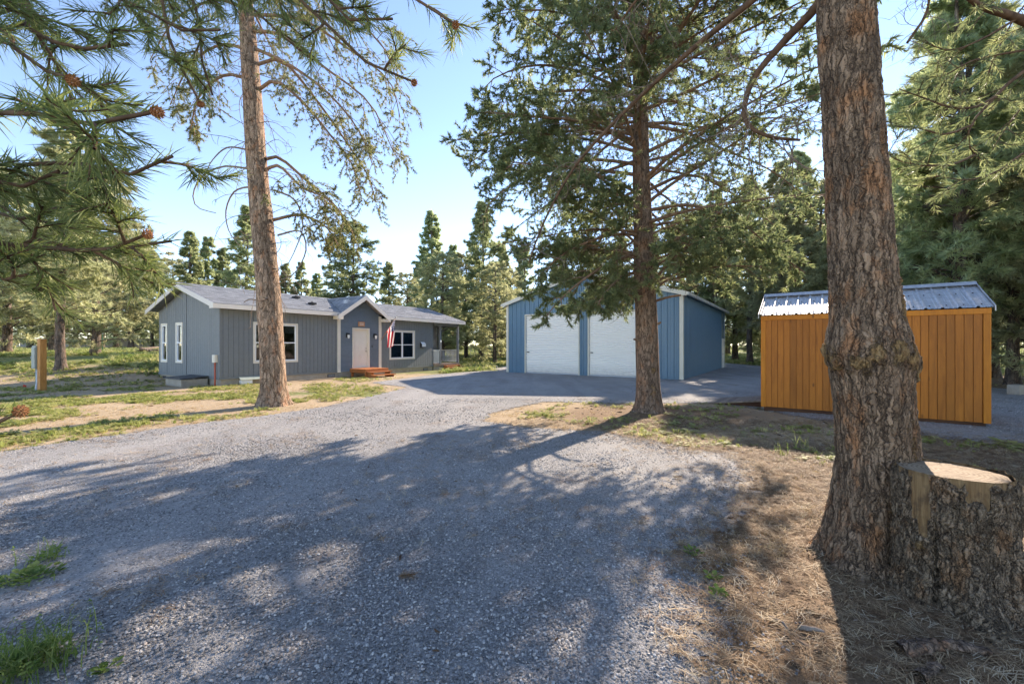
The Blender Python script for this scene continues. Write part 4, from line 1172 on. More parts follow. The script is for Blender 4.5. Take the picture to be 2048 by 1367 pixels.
KINDS = [
    bg_kind(11, 15, .08, 3.1, 'cone', 165, nl=.29, nn=14),
    bg_kind(12, 16, .17, 3.0, 'open', 150, nl=.29, nn=14),
    bg_kind(13, 13, .07, 3.5, 'round', 140, dens=.8, mat='needle_lit', nl=.30, nn=14),
    bg_kind(14, 17, .20, 3.1, 'open', 145, mat='needle_lit', nl=.29, nn=14),
    bg_kind(15, 12, .06, 2.3, 'cone', 140, mat='needle_far', nl=.27, nn=13),
    bg_kind(16, 15, .13, 3.3, 'round', 145, mat='needle_mid', nl=.30, nn=14),
]
def place_tree(x, y, h, kind, label, group, rz):
    tme, cme, H = KINDS[kind]
    e = empty('pine_tree', (x, y, float(gz(x, y)) - .05), rz)
    s = h / H; e.scale = (s * 1.02, s * 1.02, s)
    link('trunk', tme, e); link('crown', cme, e)
    return tag(e, label, 'tree', group)
_rt = np.random.default_rng(99)
ORD = ['first', 'second', 'third', 'fourth', 'fifth', 'sixth', 'seventh', 'eighth', 'ninth', 'tenth', 'eleventh', 'twelfth', 'thirteenth', 'fourteenth', 'fifteenth', 'sixteenth', 'seventeenth', 'eighteenth', 'nineteenth', 'twentieth']
LOOK = ['conical green', 'tall open-crowned', 'bushy pale green', 'tall pale green', 'slim pointed', 'dark round-topped']
def row(items, where, group):
    it = sorted(items)
    for i, (px, Y, h, k) in enumerate(it): px_tree(px, Y, h, k, '%s pine, %s from the left of %s' % (LOOK[k], ORD[i], where), group)
def px_tree(px, Y, h, kind, label, group): return place_tree((px - CX) / FPX * Y, Y, h, kind, label, group, _rt.uniform(0, 6.28))
gl, lab_l = 'pines in the field beyond the house', 'pale green pine among the trees scattered across the grassy field'
px_tree(122, 20, 12.5, 3, 'pine with a flared bare trunk behind the electric box', gl)
px_tree(190, 27, 12.5, 2, 'spreading pine with a short trunk beyond the green steel post', gl)
px_tree(12, 28, 13, 2, 'bushy pale pine at the edge of the field behind the near branches', gl)
px_tree(104, 33, 15, 3, 'pine whose trunk stands close behind the flared trunk', gl)
row(((-70, 23, 13, 3), (-160, 30, 14, 2), (60, 62, 17, 2), (262, 60, 17, 2), (305, 66, 16, 3), (232, 70, 18, 2), (150, 64, 17, 2), (10, 66, 18, 3), (345, 70, 15, 2), (95, 70, 17, 2), (205, 74, 18, 3)), 'the smaller trees across the field', gl)
gh = 'pines rising behind the house roof'
px_tree(865, 46, 16.5, 0, 'tall conical pine behind the porch, taller of the pair beside the gap', gh)
px_tree(962, 44, 16.8, 1, 'tall grey-trunked pine between the house and the garage', gh)
px_tree(705, 38, 12.8, 5, 'dark round-topped pine rising behind the entry gable', gh)
px_tree(775, 66, 14, 4, 'slim solitary spire of a pine behind the entry gable', gh)
px_tree(490, 46, 16, 1, 'thin dark pine rising just behind the leaning trunk', gh)
row(((385, 66, 18.5, 4), (418, 70, 18.8, 0), (447, 72, 17.4, 4), (520, 66, 16.2, 0), (572, 74, 15.1, 4), (604, 70, 14.6, 0), (632, 74, 13.4, 4), (676, 62, 12.3, 2), (815, 62, 11.8, 2), (838, 70, 15.1, 0), (905, 58, 15.5, 0), (932, 52, 12.9, 2), (1002, 54, 15.1, 0), (1046, 62, 16.2, 4), (1022, 50, 10.6, 2), (885, 40, 10.6, 2), (990, 38, 9.2, 2)), 'the row beyond the house roof', gh)
gg, lab_g = 'pines crowding behind the garage', 'green pine in the stand close behind the blue garage'
row(((1120, 56, 15, 0), (1180, 60, 17, 3), (1240, 54, 16, 1), (1300, 50, 17, 0), (1350, 47, 17, 3), (1395, 44, 16, 5), (1432, 41, 17, 1), (1470, 44, 15, 2), (1500, 38, 17, 3), (1545, 46, 17, 0), (1520, 60, 17, 0), (1455, 56, 18, 0)), 'the stand behind the garage', gg)
gs, lab_s = 'pines crowding behind the shed', 'leafy green pine in the thick wood behind the amber shed'
px_tree(1597, 35, 18, 1, 'straight dark-trunked pine between the garage and the big trunk', gs)
px_tree(1918, 15.6, 16, 1, 'dark stout pine trunk standing just beyond the shed corner', gs)
px_tree(1948, 16.6, 17, 3, 'second of the paired dark trunks beyond the shed corner', gs)
row(((1560, 32, 16, 3), (1640, 31, 14, 2), (1690, 27, 12.5, 3), (1745, 30, 15, 2), (1795, 24, 11, 2), (1840, 28, 13.5, 3), (1875, 21, 9.5, 2), (1985, 22, 16, 1), (2025, 18, 14, 3), (2110, 17, 15, 2), (2170, 20, 16, 2), (1905, 34, 15, 2), (1760, 40, 15, 0), (1660, 42, 15, 0), (1610, 38, 14, 2), (1985, 42, 18, 0), (2230, 14, 15, 3)), 'the wood behind the shed', gs)
for n_, (x, y, h, k) in enumerate(((17, 8.5, 15, 3), (19.5, 4, 16, 1), (23, 9, 16, 2), (18, -1, 15, 5), (24, 1, 16, 3))):  # out of view, added to give the house windows trees to reflect
    place_tree(x, y, h, k, '%s unseen pine added out past the sawn stump' % ORD[n_], 'unseen pines added past the stump', _rt.uniform(0, 6.28))

# far wood, one mass
rg = np.random.default_rng(5)
def far_proto(seed):
    r = np.random.default_rng(seed)
    C = np.stack([np.zeros(20), np.zeros(20), np.linspace(0, 15, 20)], -1)[None]
    A, La, ta = grow(r, C, 110, .015, .99, lambda i, t: 2.4 * (1 - t) ** .8 + .4, (60, 85), 1.6, .2, (0, .2), 4, .05)
    V, F, t = needles(r, A, 3, .15, 1, 5, .75, .2, (20, 85))
    tv, tf = tubes(C, taper(1, 20, np.array([.22]), .02), 4)
    tf = np.concatenate([tf[:, [0, 1, 2]], tf[:, [0, 2, 3]]])
    v, f = cat_meshes([(V, F), (tv, tf)]); return v, f, np.r_[t, np.full(len(tv), .1)]
protos = [far_proto(41), far_proto(42), far_proto(43)]
FV, FF, FT, off = [], [], [], 0
for i in range(150):
    px = rg.uniform(-350, 2400); Y = rg.uniform(88, 125)
    x, y = (px - CX) / FPX * Y, Y
    v, f, t = protos[i % 3]; a = rg.uniform(0, 6.28); s = rg.uniform(.75, 1.08)
    if 300 < px < 1200: s *= .82
    w = np.stack([v[:, 0] * math.cos(a) - v[:, 1] * math.sin(a), v[:, 0] * math.sin(a) + v[:, 1] * math.cos(a), v[:, 2]], -1) * s + np.array([x, y, float(gz(x, y))])
    FV.append(w); FF.append(f + off); FT.append(t); off += len(v)
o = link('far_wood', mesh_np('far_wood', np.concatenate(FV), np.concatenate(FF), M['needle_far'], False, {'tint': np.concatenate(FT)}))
tag(o, 'hazy far wood of pines closing the view beyond the field', 'wood', kind='stuff')

# ------------------------------------------------------------------ the leaning pine in front of the house
def rel(pts, base): return np.array(pts) - np.array(base)
def limb_set(curves, k): return np.stack([spline(c, k) for c in curves])
LB = np.array([*G(548, 810), 0.0]); YL = LB[1]
lean = empty('leaning_pine', LB); tag(lean, 'tall leaning pine with reddish bark before the house', 'tree')
tp = [P3(548, 812, YL), P3(546, 740, YL), P3(541, 640, YL), P3(533, 540, YL), P3(520, 400, YL), P3(508, 250, YL), P3(499, 110, YL), P3(490, 0, YL), P3(470, -250, YL + .2), P3(455, -520, YL + .2)]
TP = rel(tp, LB); TP[0, 2] = -.05
TV, TF, h, th = trunk_mesh(TP, lambda s, h: .315 * (1 - .62 * s) * (1 - s ** 4) + .02, 72, 420, lobes=((3.6, .5, .3), (5.4, .6, .3), (.6, .6, .4), (2.2, .5, .4)), flare=.34, flare_h=.30, rough=.12, seed=2)
link('trunk', mesh_np('lean_trunk', TV, TF, M['bark_warm'], True), lean)
rg = np.random.default_rng(21)
limbs_px = [
    [(505, 95, 0), (580, 130, -.2), (660, 190, -.4), (720, 265, -.5), (745, 330, -.5)],
    [(512, 130, 0), (565, 122, .2), (625, 190, .4), (690, 280, .5), (735, 350, .5), (752, 405, .5)],
    [(520, 178, 0), (552, 162, -.3), (603, 202, -.6), (662, 272, -.8), (705, 330, -.9), (722, 392, -.9)],
    [(531, 318, 0), (560, 316, .3), (612, 360, .5), (662, 402, .6), (692, 440, .7), (712, 482, .7)],
    [(528, 342, 0), (558, 332, -.3), (603, 374, -.6), (652, 396, -.8), (684, 432, -.8)],
    [(500, 30, 0), (600, 38, .3), (700, 100, .5), (778, 162, .7), (800, 235, .7)],
    [(498, 62, 0), (562, 70, -.4), (645, 132, -.8), (738, 205, -1.0), (785, 300, -1.1)],
    [(497, 5, 0), (590, -30, -.5), (690, 20, -.9), (770, 100, -1.1), (795, 170, -1.2)],
    [(498, 100, 0), (440, 90, .3), (380, 130, .4), (340, 210, .5)],
    [(502, 160, 0), (450, 150, -.3), (400, 190, -.5), (380, 260, -.6)],
    [(494, 20, 0), (430, 0, .5), (350, 40, .9), (300, 120, 1.1)],
    [(545, 440, 0), (600, 430, .2), (650, 452, .3), (676, 490, .3)],
]
LC = limb_set([rel([P3(a, b, YL + d) for a, b, d in c], LB) for c in limbs_px], 12)
upC = spline(TP, 60)[None]
UP, Lu, _ = grow(rg, upC, 46, .60, .985, lambda i, t: 3.4 * (1.15 - t) / .55, (55, 80), 1.6, .45, (0, .4), 12, .05)
AL = np.concatenate([LC, UP]); LL = np.linalg.norm(np.diff(AL, axis=1), axis=2).sum(1)
for i in range(len(LC)):
    V, F = tubes(LC[i:i + 1], taper(1, 12, np.array([.05]), .012), 7); link('limb', mesh_np('limb', V, F, M['limb'], True), lean)
B, Lb, _ = grow(rg, AL, 13, .22, 1.0, lambda i, t: LL[i] * .26 * (1.25 - t) + .18, (35, 65), .6, .45, (0, .7), 7, .09)
Cc, Lc, _ = grow(rg, B, 6, .25, 1.0, lambda i, t: Lb[i] * .34 + .06, (35, 65), .9, .25, (0, .8), 5, .1)
dead, Ld, _ = grow(rg, upC, 70, .17, .6, lambda i, t: np.full(len(i), 1.55), (65, 100), 1.6, .35, (.5, 3.2), 12, .07)
dd, _, _ = grow(rg, dead, 5, .2, 1, lambda i, t: np.full(len(i), .30), (40, 80), 1.4, .2, (.5, 3), 6, .1)
big = limb_set([rel([P3(a, b, YL + d) for a, b, d in c], LB) for c in [
    [(505, 338, 0), (445, 333, -.2), (402, 355, -.3), (386, 390, -.3), (396, 415, -.3), (432, 426, -.3)],
    [(508, 372, 0), (470, 382, .2), (452, 420, .2), (458, 462, .2), (480, 492, .2)],
    [(556, 470, 0), (600, 462, -.2), (612, 500, -.3), (590, 545, -.3), (560, 560, -.3)],
    [(548, 380, 0), (590, 400, .2), (606, 450, .2), (590, 500, .2), (575, 530, .2)],
    [(550, 590, 0), (520, 600, -.5), (500, 598, -.6), (488, 604, -.6)],
    [(500, 300, 0), (455, 295, .2), (425, 320, .3), (412, 345, .3)]]], 14)
V, F = cat_meshes([tubes(UP, taper(len(UP), 12, Lu * .012 + .006, .004), 5), tubes(B, taper(len(B), 7, .011, .004), 3), tubes(Cc, taper(len(Cc), 5, .005, .0025), 3)])
o = link('branches', mesh_np('lean_branches', V, F, M['limb'], True), lean); o['kind'] = 'stuff'
V, F = cat_meshes([tubes(dead, taper(len(dead), 12, .013, .005), 3), tubes(dd, taper(len(dd), 6, .006, .003), 3), tubes(big, taper(len(big), 14, .03, .011), 5)])
o = link('dead_twigs', mesh_np('lean_dead_twigs', V, F, M['limb_dry'], True), lean); o['kind'] = 'stuff'
n1 = needles(rg, Cc, 4, .3, 1.0, 11, .108, .0175, (15, 80))
n2 = needles(rg, B, 4, .55, 1.0, 11, .108, .0175, (15, 80))
V, F = cat_meshes([n1[:2], n2[:2]])
link('crown', mesh_np('lean_crown', V, F, M['needle_left'], False, {'tint': np.r_[n1[2], n2[2]]}), lean)

# ------------------------------------------------------------------ the pine before the garage
CB = np.array([*G(1298, 822), 0.0]); YC = CB[1]
cpine = empty('garage_pine', CB); tag(cpine, 'dense dark pine standing before the garage doors', 'tree')
tp = [P3(1298, 824, YC), P3(1296, 760, YC), P3(1293, 660, YC), P3(1288, 520, YC), P3(1283, 360, YC), P3(1280, 180, YC), P3(1276, 0, YC), P3(1275, -300, YC)]
TP = rel(tp, CB); TP[0, 2] = -.05
def cscar(V):
    z = V[:, 2]; a = np.arctan2(V[:, 1], V[:, 0])
    return np.exp(-((a + 1.5) / .55) ** 2) * (np.exp(-((z - .55) / .3) ** 2) + np.exp(-((z - 1.1) / .12) ** 2)) * .55
TV, TF, h, th = trunk_mesh(TP, lambda s, h: .29 * (1 - .70 * s) * (1 - s ** 5) + .015, 64, 380, lobes=((4.0, .5, .35), (5.6, .6, .3), (.4, .5, .4), (2.5, .5, .4)), flare=.42, flare_h=.24, rough=.08, seed=9)
link('trunk', mesh_np('garage_pine_trunk', TV, TF, M['bark_mid'], True, {'scar': cscar(TV)}), cpine)
rg = np.random.default_rng(33)
upC = spline(TP, 80)[None]
def Lm(i, t):
    z = t * TP[-1, 2]
    return np.interp(z, [2.6, 4.0, 5.5, 8.5, 10.5, 12.5, 14.5], [2.3, 3.3, 4.3, 4.6, 3.8, 2.4, .6])
A, La, ta = grow(rg, upC, 118, 2.9 / TP[-1, 2], .985, Lm, (62, 92), 1.6, .22, (0, .45), 12, .05, up=.08)
ex = limb_set([rel([P3(a, b, YC + d) for a, b, d in c], CB) for c in [
    [(1283, 505, 0), (1230, 520, -.6), (1165, 560, -1.2), (1120, 600, -1.5), (1092, 632, -1.6)],
    [(1285, 470, 0), (1220, 470, -.5), (1140, 500, -.9), (1085, 545, -1.0), (1062, 585, -1.0)],
    [(1284, 545, 0), (1250, 550, -.6), (1215, 580, -1.2), (1195, 610, -1.5)],
    [(1283, 300, 0), (1190, 255, .3), (1080, 260, .6), (980, 275, .8), (915, 280, .9)],
    [(1283, 330, 0), (1180, 320, -.5), (1060, 350, -.9), (985, 400, -1.0), (965, 440, -1.0)],
    [(1281, 200, 0), (1180, 150, -.4), (1080, 130, -.8), (1000, 150, -1.0), (965, 180, -1.0)],
    [(1280, 90, 0), (1180, 40, .4), (1070, 20, .6), (990, 30, .8)],
    [(1290, 250, 0), (1370, 265, .3), (1450, 300, .6), (1540, 340, .8), (1620, 400, .9)],
    [(1300, 500, 0), (1370, 480, -.3), (1450, 480, -.7), (1540, 500, -.9), (1610, 545, -1.0)],
    [(1300, 455, 0), (1340, 445, .3), (1420, 455, .6)],
    [(1296, 380, 0), (1380, 350, .4), (1470, 390, .8), (1560, 460, 1.0)],
    [(1298, 420, 0), (1380, 410, -.6), (1470, 440, -1.2), (1550, 500, -1.5)]]], 12)
AL = np.concatenate([ex, A]); LL = np.linalg.norm(np.diff(AL, axis=1), axis=2).sum(1)
for i in range(len(ex)):
    V, F = tubes(ex[i:i + 1], taper(1, 12, np.array([.05]), .010), 7); link('limb', mesh_np('limb', V, F, M['limb'], True), cpine)
for c in ([(1308, 580, 0), (1335, 560, -.35), (1376, 552, -.55)], [(1310, 602, 0), (1336, 594, -.3), (1362, 590, -.4)], [(1276, 680, -.2), (1268, 678, -.3)], [(1315, 648, -.15), (1322, 644, -.2)]):
    q = rel([P3(a, b, YC + d) for a, b, d in c], CB)[None]; q = spline(q[0], 8)[None]
    V, F = tubes(q, taper(1, 8, np.array([.035]), .024), 7); link('broken_limb', mesh_np('broken_limb', V, F, M['limb'], True), cpine)
B, Lb, tb = grow(rg, AL, 16, .14, 1.0, lambda i, t: LL[i] * .25 * (1.3 - t) + .12, (35, 70), .6, .18, (0, .8), 7, .08)
Cc, Lc, tc = grow(rg, B, 6, .2, 1.0, lambda i, t: Lb[i] * .36 + .05, (35, 65), .9, .1, (0, .8), 4, .1)
dead, _, _ = grow(rg, AL, 9, .05, .7, lambda i, t: np.full(len(i), .6), (45, 95), 1.6, .35, (.3, 2.6), 8, .08)
V, F = cat_meshes([tubes(A, taper(len(A), 12, La * .009 + .010, .005), 5), tubes(B, taper(len(B), 7, .012, .004), 3), tubes(Cc, taper(len(Cc), 4, .0055, .0025), 3)])
o = link('branches', mesh_np('garage_pine_branches', V, F, M['limb'], True), cpine); o['kind'] = 'stuff'
V, F = tubes(dead, taper(len(dead), 8, .006, .003), 3)
o = link('dead_twigs', mesh_np('garage_pine_dead_twigs', V, F, M['limb_dry'], True), cpine); o['kind'] = 'stuff'
tBpar = np.repeat(tb, 6)                                  # foliage sits on the outer part of each limb
sel = (tBpar > .30) | (rg.random(len(tBpar)) < .2)
thin = lambda p: rg.random(len(p)) < np.where(p[:, 0] < -.3, 1.0, np.where((p[:, 0] > 1.2) & (p[:, 2] < 8.5), .60, np.where(p[:, 2] < 8.5, .72, .85)))
n1 = needles(rg, Cc[sel], 4, .25, 1.0, 11, .118, .0235, (15, 80), keep=thin)
n2 = needles(rg, B[tb > .3], 5, .5, 1.0, 11, .118, .0235, (15, 80), keep=thin)
V, F = cat_meshes([n1[:2], n2[:2]])
link('crown', mesh_np('garage_pine_crown', V, F, M['needle_mid'], False, {'tint': np.r_[n1[2], n2[2]]}), cpine)

# ------------------------------------------------------------------ the big trunk close by, and the stump
YB_ = 3.3
BB = np.array([(1745 - CX) / FPX * YB_, YB_, 0.0])
bigt = empty('big_pine', BB); tag(bigt, 'massive scarred pine trunk rising beside the sawn stump', 'tree')
tp = [[BB[0] + .02, YB_, -.08], P3(1752, 1000, YB_), P3(1752, 900, YB_), P3(1744, 800, YB_), P3(1734, 700, YB_), P3(1724, 560, YB_), P3(1716, 420, YB_), P3(1706, 260, YB_), P3(1697, 120, YB_), P3(1689, 0, YB_), P3(1660, -500, YB_ + .1), P3(1640, -1100, YB_ + .2), P3(1630, -2300, YB_ + .2)]
TP = rel(tp, BB)
def brad(s, h): return float(np.interp(h, [-.1, .35, .75, 1.0, 1.3, 1.66, 1.95, 2.4, 3.0, 4.6, 8, 14], [.300, .282, .256, .250, .254, .260, .228, .204, .196, .171, .135, .03]))
def knot(r, h, th):
    h = h - .08
    wv = 1.62 + .05 * np.sin(3 * th)
    d = np.exp(-((h - wv) / .16) ** 2) * .012 + np.exp(-((h - wv) / .10) ** 2) * .06 * (fbm(np.cos(th) * 7, np.sin(th) * 7, h * 9) - .4)
    side = np.exp(-(np.angle(np.exp(1j * (th - 3.3))) / .45) ** 2) + np.exp(-(np.angle(np.exp(1j * (th + .15))) / .5) ** 2)
    d = d + np.exp(-((h - 1.70) / .22) ** 2) * .022 * side
    g = np.exp(-(np.angle(np.exp(1j * (th - 5.05))) / .10) ** 2) * np.exp(-((h - .2) / .45) ** 2) * .07
    g2 = np.exp(-(np.angle(np.exp(1j * (th - 4.35))) / .12) ** 2) * np.exp(-((h - .1) / .4) ** 2) * .05
    return r + d - g - g2
CPATH = spline(TP, 400); CLOW = CPATH[CPATH[:, 2] < 5.2]; CUPP = CPATH[CPATH[:, 2] > 5.1]
UV_, UF_, _, _ = trunk_mesh(CUPP[::6], lambda s, h: .165 * (1 - s) + .03, 24, 60, rough=.08, seed=8)
link('upper_trunk', mesh_np('big_pine_upper', UV_, UF_, M['bark_mid'], True, {'scar': np.zeros(len(UV_))}), bigt)
TV, TF, h, th = trunk_mesh(CLOW, lambda s, h: brad(s, h - .08), 240, 460, lobes=((3.65, 2.0, .40), (4.65, .8, .25), (5.6, .4, .3), (1.2, .6, .5), (2.5, .8, .4)), flare=.34, flare_h=.22, rough=.10, seed=5, extra=knot)
z = TV[:, 2]; ax = np.arctan2(TV[:, 1] - np.interp(z, TP[:, 2], TP[:, 1]), TV[:, 0] - np.interp(z, TP[:, 2], TP[:, 0]))
band = np.exp(-((z - 1.60 - .05 * np.sin(3 * ax) - .12 * (vnoise(ax * 3, 5.5) - .5)) / .11) ** 2) * (.45 + .6 * vnoise(ax * 6, z * 9))
drip = np.clip(1.6 - z, 0, 1) * np.exp(-np.clip(1.6 - z, 0, 3) / .42) * (vnoise(ax * 7 + 3, z * .8) > .60) * (z < 1.6) * 1.1
up_ = np.exp(-((z - 2.0) / .25) ** 2) * np.exp(-((ax + .95) / .25) ** 2) * .8
low = np.exp(-((z - .45) / .35) ** 2) * np.exp(-((ax + 1.9) / .3) ** 2) * .45 + np.exp(-((z - .95) / .18) ** 2) * np.exp(-((ax + 1.1) / .22) ** 2) * .55
link('trunk', mesh_np('big_pine_trunk', TV, TF, M['bark_big'], True, {'scar': np.clip(band + drip + up_ + low, 0, 1)}), bigt)
rg = np.random.default_rng(44)
bl = [[P3(1672, -330, 3.6), P3(1590, -90, 3.9), P3(1500, 5, 4.3), P3(1392, 92, 4.9), P3(1268, 205, 5.6), P3(1150, 332, 6.2), P3(1085, 450, 6.6), P3(1058, 525, 6.8)],
      [P3(1655, -20, 3.55), P3(1630, 18, 3.7), P3(1560, 92, 4.0), P3(1503, 165, 4.2), P3(1490, 240, 4.2), P3(1535, 272, 4.15), P3(1600, 280, 4.1)],
      [P3(1660, -150, 3.5), P3(1560, -190, 3.9), P3(1400, -120, 4.6), P3(1290, -20, 5.2), P3(1230, 60, 5.6)],
      [P3(1700, -160, 3.5), P3(1780, -150, 3.8), P3(1850, -60, 4.0), P3(1855, 20, 4.1), P3(1815, 85, 4.1)]]
BLC = limb_set([rel(c, BB) for c in bl], 18)
for i, r in enumerate((.042, .042, .038, .018)):
    V, F = tubes(BLC[i:i + 1], taper(1, 18, np.array([r]), .012), 9); link('limb', mesh_np('limb', V, F, M['limb_near'], True), bigt)
t1, L1, _ = grow(rg, BLC[:3], 26, .3, 1.0, lambda i, t: np.full(len(i), .62), (40, 85), 1.2, .25, (.2, 2.2), 9, .07)
t2, L2, _ = grow(rg, t1, 6, .2, 1.0, lambda i, t: np.full(len(i), .22), (35, 75), 1.2, .1, (.2, 1.8), 6, .09)
t3, _, _ = grow(rg, BLC[3:], 22, .3, 1.0, lambda i, t: np.full(len(i), .35), (40, 80), 1.2, .1, (.2, 1.8), 8, .07)
t4, _, _ = grow(rg, t3, 4, .2, 1.0, lambda i, t: np.full(len(i), .14), (40, 80), 1.2, .1, (.2, 1.5), 6, .07)
V, F = cat_meshes([tubes(t1, taper(len(t1), 9, .0065, .003), 4), tubes(t2, taper(len(t2), 6, .0032, .0018), 3), tubes(t3, taper(len(t3), 8, .004, .002), 4), tubes(t4, taper(len(t4), 6, .0022, .0013), 3)])
o = link('dead_twigs', mesh_np('big_pine_twigs', V, F, M['limb_dry'], True), bigt); o['kind'] = 'stuff'
upC = spline(TP, 90)[None]
A, La, _ = grow(rg, upC, 46, .52, .985, lambda i, t: 3.2 * (1.1 - t) / .55, (55, 80), 1.6, .2, (0, .3), 7, .05)
Bq, _, _ = grow(rg, A, 8, .35, 1, lambda i, t: La[i] * .3 * (1.2 - t) + .1, (40, 65), .6, .15, (0, .5), 5, .08)
V, F = cat_meshes([tubes(A, taper(len(A), 7, .035, .006), 4), tubes(Bq, taper(len(Bq), 5, .009, .003), 3)])
o = link('branches', mesh_np('big_pine_branches', V, F, M['limb'], True), bigt); o['kind'] = 'stuff'
n0 = needles(rg, t2[rg.random(len(t2)) < .30], 2, .5, 1.0, 18, .085, .004, (15, 75))
n1 = needles(rg, Bq, 4, .3, 1, 10, .13, .02, (15, 80))
V, F = cat_meshes([n0[:2], n1[:2]])
link('crown', mesh_np('big_pine_crown', V, F, M['needle_mid'], False, {'tint': np.r_[n0[2], n1[2]]}), bigt)

YS = 2.85
SB = np.array([(1900 - CX) / FPX * YS, YS, 0.0])
stump = empty('tree_stump', SB); tag(stump, 'broad sawn stump with shaggy bark against the big trunk', 'stump')
SH, SR = .853, .292
sp = np.array([[.02, -.02, -.12], [.01, -.01, .1], [0, 0, .3], [0, 0, .55], [0, 0, SH]])
def sw(r, h, th):
    d = lambda a: np.angle(np.exp(1j * (th - a)))
    lump = .045 * np.exp(-(d(5.9) / .5) ** 2) * np.exp(-((h - .78) / .22) ** 2) - .05 * np.exp(-(d(5.85) / .4) ** 2) * np.exp(-((h - .48) / .12) ** 2)
    gro = -.06 * np.exp(-(d(-2.62) / .06) ** 2) * np.exp(-((h - .30) / .5) ** 2)
    root = .46 * np.exp(-(d(5.35) / .24) ** 2) * np.exp(-np.maximum(h - .1, 0) / .17) + .24 * np.exp(-(d(4.25) / .22) ** 2) * np.exp(-np.maximum(h - .1, 0) / .15)
    return r + lump + gro + root
SV, SF, h, th = trunk_mesh(sp, lambda s, h: float(np.interp(h - .12, [-.12, 0, .2, .45, .7, SH], [.365, .335, .297, .284, .296, .296])), 260, 150, lobes=((5.3, .5, .4), (4.2, .4, .4)), flare=.12, flare_h=.12, rough=.06, seed=14, extra=sw)
z = SV[:, 2]; a = np.arctan2(SV[:, 1], SV[:, 0])
def patch(ac, hw, z0, z1, s=.05):
    da = np.abs(np.angle(np.exp(1j * (a - ac + .10 * (vnoise(z * 9, 2.2) - .5)))))
    return sstep(hw + s, hw - s, da) * sstep(z0 - .03, z0 + .03, z + .08 * (vnoise(a * 9, 1.1) - .5)) * sstep(z1 + .02, z1 - .02, z)
wd = np.maximum.reduce([patch(-2.9, .17, .54, 1.2, .09), patch(-1.95, .19, .70, 1.2, .03), patch(-2.4, 3.3, .832, 1.2, .01) * .9, patch(-2.88, .09, .42, .58, .06)])
SV[:, 0] -= np.cos(a) * wd * .022; SV[:, 1] -= np.sin(a) * wd * .022
scs = np.exp(-(((a + 2.85) / .14) ** 2 + ((z - .38) / .06) ** 2)) * .9
link('bark', mesh_np('stump_bark', SV, SF, M['bark_stump'], True, {'wood': wd, 'scar': scs}), stump)
def cut_mat():
    t = NT('sawn_stump_top'); p = t.obj()
    s = t.n('SeparateXYZ', {0: p}); w = t.noise(p, 3.0, 3)
    r = t.math('SQRT', t.math('ADD', t.math('MULTIPLY', s.outputs[0], s.outputs[0]), t.math('MULTIPLY', s.outputs[1], s.outputs[1])))
    ring = t.math('SINE', t.math('MULTIPLY', t.math('ADD', r, t.math('MULTIPLY', w, .05)), 260.0))
    g = t.noise(t.scale(p, (1, 5, 1)), 14, 6, .7)
    c = t.ramp(t.math('ADD', t.math('MULTIPLY', ring, .10), g), [(.25, (.15, .095, .055)), (.5, (.34, .25, .16)), (.75, (.47, .37, .26))])
    st = t.ramp(t.noise(p, 5.5, 5, .6), [(.55, 0.0), (.72, .6)]); c = t.mix(st, c, (.24, .17, .115))
    ang = t.math('ARCTAN2', s.outputs[1], s.outputs[0])
    ck = t.n('TexNoise', {'Vector': t.n('CombineXYZ', {0: t.math('MULTIPLY', ang, 3.2), 1: t.math('MULTIPLY', r, 1.2), 2: 0.0}).outputs[0], 'Scale': 3.2, 'Detail': 3.0}).outputs[0]
    ckf = t.ramp(t.math('ABSOLUTE', t.math('SUBTRACT', ck, .5)), [(.0, 1.0), (.012, 0.0)]); ckf = t.math('MULTIPLY', ckf, t.ramp(r, [(.1, 0.0), (.3, 1.0)]))
    c = t.mix(ckf, c, (.05, .03, .018))
    return t.done(t.pbsdf(c, .85, t.bump(t.math('SUBTRACT', g, ckf), .6, .012), spec=.2))
nr, ns = 14, 96
rr = np.linspace(0, 1, nr); tt = np.arange(ns) * 2 * np.pi / ns
RRm, TT = np.meshgrid(rr, tt, indexing='ij')
rim = SR - .022 + .010 * (fbm(np.cos(tt) * 2.5, np.sin(tt) * 2.5) - .47) * 4
xs, ys = RRm * rim[None] * np.cos(TT), RRm * rim[None] * np.sin(TT)
zs = SH - .01 + .012 * (fbm(xs * 6, ys * 6) - .47) + .012 * xs * -1.5 - .02 * sstep(.15, .3, xs) * sstep(-.1, -.25, ys)
cv = np.stack([xs, ys, zs], -1).reshape(-1, 3); _i = np.arange(nr * ns).reshape(nr, ns)
cf = np.stack([_i[:-1], np.roll(_i[:-1], -1, 1), np.roll(_i[1:], -1, 1), _i[1:]], -1).reshape(-1, 4)
link('cut_top', mesh_np('cut_top', cv, cf[:, ::-1], cut_mat(), True), stump)

# ------------------------------------------------------------------ near pines whose boughs reach into view
def cone_mesh(seed, L=.045, Rr=.017):
    r = np.random.default_rng(seed); m = MB()
    n = 46
    for i in range(n):
        f = (i + .5) / n; a = i * 2.399; zz = L * (f - .1); rad = Rr * math.sin(math.pi * min(1, f * .86 + .12)) ** .7
        c = np.array([math.cos(a) * rad, math.sin(a) * rad, zz]); o_ = np.array([math.cos(a), math.sin(a), .55]); o_ /= np.linalg.norm(o_); tg = np.array([-math.sin(a), math.cos(a), 0])
        s = .0055 + .003 * math.sin(math.pi * f); n_ = np.cross(o_, tg)
        tip = c + o_ * s * 1.9; b0, b1, b2, b3 = c - tg * s, c + tg * s, c + n_ * s * .9, c - n_ * s * .5
        m.add([b0, b1, b2, b3, tip], [(0, 2, 4), (2, 1, 4), (1, 3, 4), (3, 0, 4)])
    m.tube([(0, 0, -.012), (0, 0, L * .9)], [.006, .004], 6)
    return poly_mesh('cone', m.v, m.f, M['cone'])
